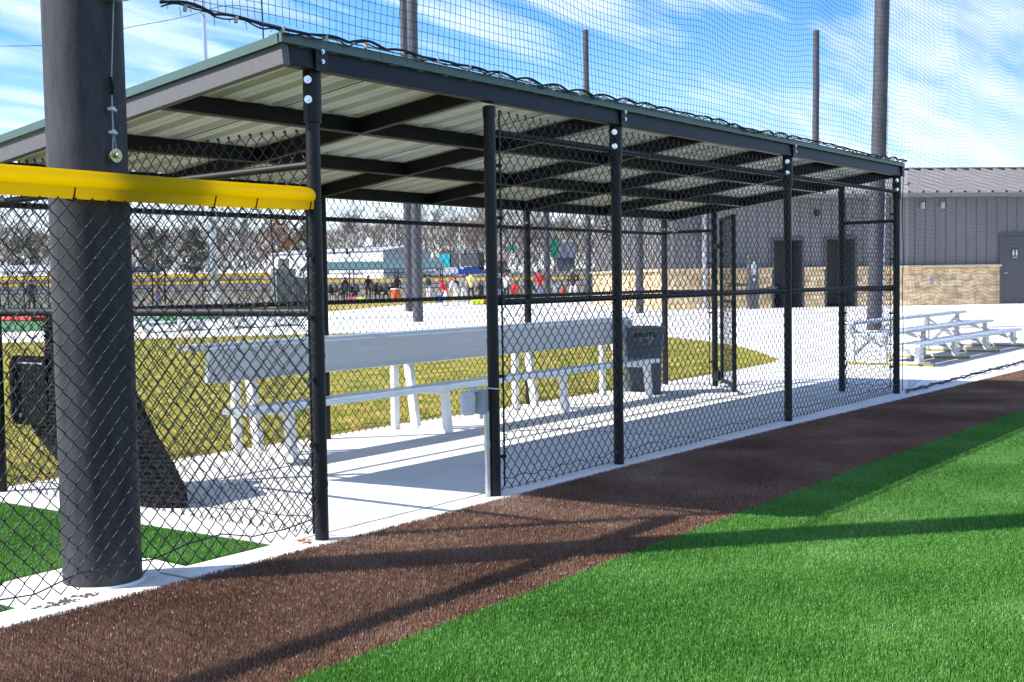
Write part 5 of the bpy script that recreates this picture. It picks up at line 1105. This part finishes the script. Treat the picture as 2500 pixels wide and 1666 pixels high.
# ------------------------------------------------------------------ trees
BARK = mat('bark', (.20, .17, .15), .95, .25, 2); TWIG = mat('hazy_twigs', (.20, .165, .145), .95, .2, .4); TWIG2 = mat('hazy_twigs_brown', (.23, .175, .135), .95, .2, .4)  # twig browns lightened so the colour carries distance haze
EVG = mat('hazy_evergreen', (.10, .105, .055), .9, .4, .5); ORG = mat('russet_leaves', (.33, .14, .035), .9, .3, .5)  # evergreen tone paled in the colour to stand for far haze
def bare_tree(seed, h, spread):
    rg = random.Random(seed); tk, cr = MB(), []
    segs = []
    def grow(p, d, ln, r_, lev):
        n_ = 3; P = [p]; 
        for i in range(n_):
            d = (d + Vector((rg.uniform(-.16, .16), rg.uniform(-.16, .16), rg.uniform(-.03, .10)))).normalized(); P.append(P[-1] + d * (ln / n_))
        segs.append((P, [r_ * (1 - .5 * i / n_) for i in range(n_ + 1)], lev))
        if lev < 3:
            for k in range({0: 8, 1: 5, 2: 4}[lev]):
                t_ = rg.uniform(.35, 1) if lev else rg.uniform(.30, 1); j = min(n_ - 1, int(t_ * n_)); q = P[j] + (P[j + 1] - P[j]) * (t_ * n_ - j); a = rg.uniform(0, 6.283); up = {0: .75, 1: .45, 2: .3}[lev]
                nd = (Vector((math.cos(a), math.sin(a), 0)) * spread + d * .55 + Vector((0, 0, up))).normalized(); grow(q, nd, ln * {0: .52, 1: .60, 2: .62}[lev] * rg.uniform(.7, 1.15), r_ * .42, lev + 1)
        else:
            for k in range(9):
                q = P[rg.randint(1, n_)]; nd = (d + Vector((rg.uniform(-1, 1), rg.uniform(-1, 1), rg.uniform(-.5, .8)))).normalized(); e = q + nd * rg.uniform(.5, 1.3); sd_ = nd.cross(Vector((rg.uniform(-1, 1), rg.uniform(-1, 1), .3))).normalized() * .030; cr.append((q + sd_, q - sd_, e))
    grow(Vector((0, 0, -.2)), Vector((0, 0, 1)), h * .70, h * .020, 0); cm = MB()
    for P, rr_2, lev in segs:
        (tk if lev < 2 else cm).path(P, [max(.018, x * (.62 if lev < 2 else .7)) for x in rr_2], 5 if lev < 2 else 3, cap=False)
    vs = [v for t_ in cr for v in t_]; cm.add(vs, [(3 * i, 3 * i + 1, 3 * i + 2) for i in range(len(cr))]); return tk, cm
def leafy_tree(seed, h, w_, conic=False, dens=2600, lf=.34):
    rg = random.Random(seed); tk, cm = MB(), MB(); tk.path([(0, 0, -.2), (.1, 0, h * .4), (0, .1, h * .85)], [h * .022, h * .015, h * .005], 7)
    cl = [(rg.uniform(0, 6.28), rg.uniform(.18, 1.0)) for _ in range(26)]; vs, fs = [], []
    for _ in range(dens):
        a, z = rg.choice(cl); prof = (1 - z) * .95 + .06 if conic else math.sin(math.pi * min(1, max(.05, (z - .1) / .95))) ** .6; r_ = w_ / 2 * prof * rg.uniform(.3, 1); a += rg.gauss(0, .28); z_ = h * (z + rg.gauss(0, .045)); c_ = Vector((math.cos(a) * r_, math.sin(a) * r_, z_))
        d1 = Vector((rg.gauss(0, 1), rg.gauss(0, 1), rg.gauss(0, .7))).normalized() * lf * rg.uniform(.5, 1.2); d2 = Vector((rg.gauss(0, 1), rg.gauss(0, 1), rg.gauss(0, .7))).normalized() * lf * rg.uniform(.5, 1); i = len(vs); vs += [c_, c_ + d1, c_ + d1 + d2, c_ + d2]; fs.append((i, i + 1, i + 2, i + 3))
    cm.add(vs, fs); return tk, cm
def plant(name, tk, cm, cmat, p, label, group, sc=1.0, rz=0.0):
    t = thing(name, (p[0], p[1], terrain(p[0], p[1]) - .1), label, 'tree', group, rz=rz, local=True); tk.build('trunk', BARK, t, fix=False); cm.build('crown', cmat, t, fix=False); t.scale = (sc, sc, sc); return t
rt = random.Random(11)
protos = []
BL_ = 'bare grey brown winter tree standing in the row beyond the far street'
for i, (u, D) in enumerate(((20, 300), (180, 305), (430, 300), (880, 318), (1180, 312))):
    tk, cm = bare_tree(20 + i, 15.5, .85); protos.append(plant('bare_tree', tk, cm, TWIG if i % 2 else TWIG2, atd(u, D), BL_, 'bare trees beyond the far street'))
uu = [-60, 70, 120, 245, 300, 360, 470, 540, 600, 660, 705, 760, 800, 845, 925, 960, 1010, 1050, 1085, 1110, 1140, 1165, 1205, 1235, 1262, 1290, 1322, 1350, 1385, 1412, 1130, 1222, 1308, 1060]
for k, u in enumerate(uu):
    D = rt.uniform(300, 350); p = atd(u + rt.uniform(-12, 12), D); sc_ = rt.uniform(.78, 1.12) * (1.08 if u > 1040 else (.92 if 760 < u < 1000 else 1.0)); d = dup(protos[k % 5], (p[0], p[1], terrain(p[0], p[1]) - .1), rt.uniform(0, 6.28), None, sc_)
for (u, D, h, w_, lab) in ((64, 262, 9, 8, 'dark olive evergreen tree at the far left, beyond the grey roofed dugout'), (385, 240, 10.5, 7, 'dark olive evergreen tree left of the white light pole'), (470, 246, 10, 7.5, 'dark olive evergreen tree close beside the white light pole'), (758, 268, 10.5, 8, 'dark evergreen tree beside the russet tree above the warehouse')):
    tk, cm = leafy_tree(int(u), h, w_); plant('evergreen_tree', tk, cm, EVG, atd(u, D), lab, 'evergreen trees beyond the fields')
tk, cm = leafy_tree(99, 12.5, 11); plant('russet_tree', tk, cm, ORG, atd(684, 300), 'tree with russet orange leaves rising behind the white warehouse', None)
def far_woods():
    rg = random.Random(5); vs, fs = [], []
    for _ in range(34000):
        u = rg.uniform(-250, 1500); D = rg.uniform(360, 400); p = atd(u, D); hmax = 12.5 + 3.0 * mnoise.noise(Vector((u * .012, 1, 0))) + 2 * mnoise.noise(Vector((u * .05, 4, 0))); z = 5 + hmax * rg.random() ** .8
        d = Vector((rg.gauss(0, .6), rg.gauss(0, .6), rg.uniform(.5, 1.6))).normalized() * rg.uniform(1, 2.6); sd_ = Vector((RM[0][0], RM[0][1], 0)) * rg.uniform(.05, .12); q = Vector((p[0], p[1], z)); i = len(vs); vs += [q - sd_, q + sd_, q + d]; fs.append((i, i + 1, i + 2))
    mb = MB(); mb.add(vs, fs); tag(mb.build('far_woods', TWIG, fix=False), kind='stuff')
far_woods()
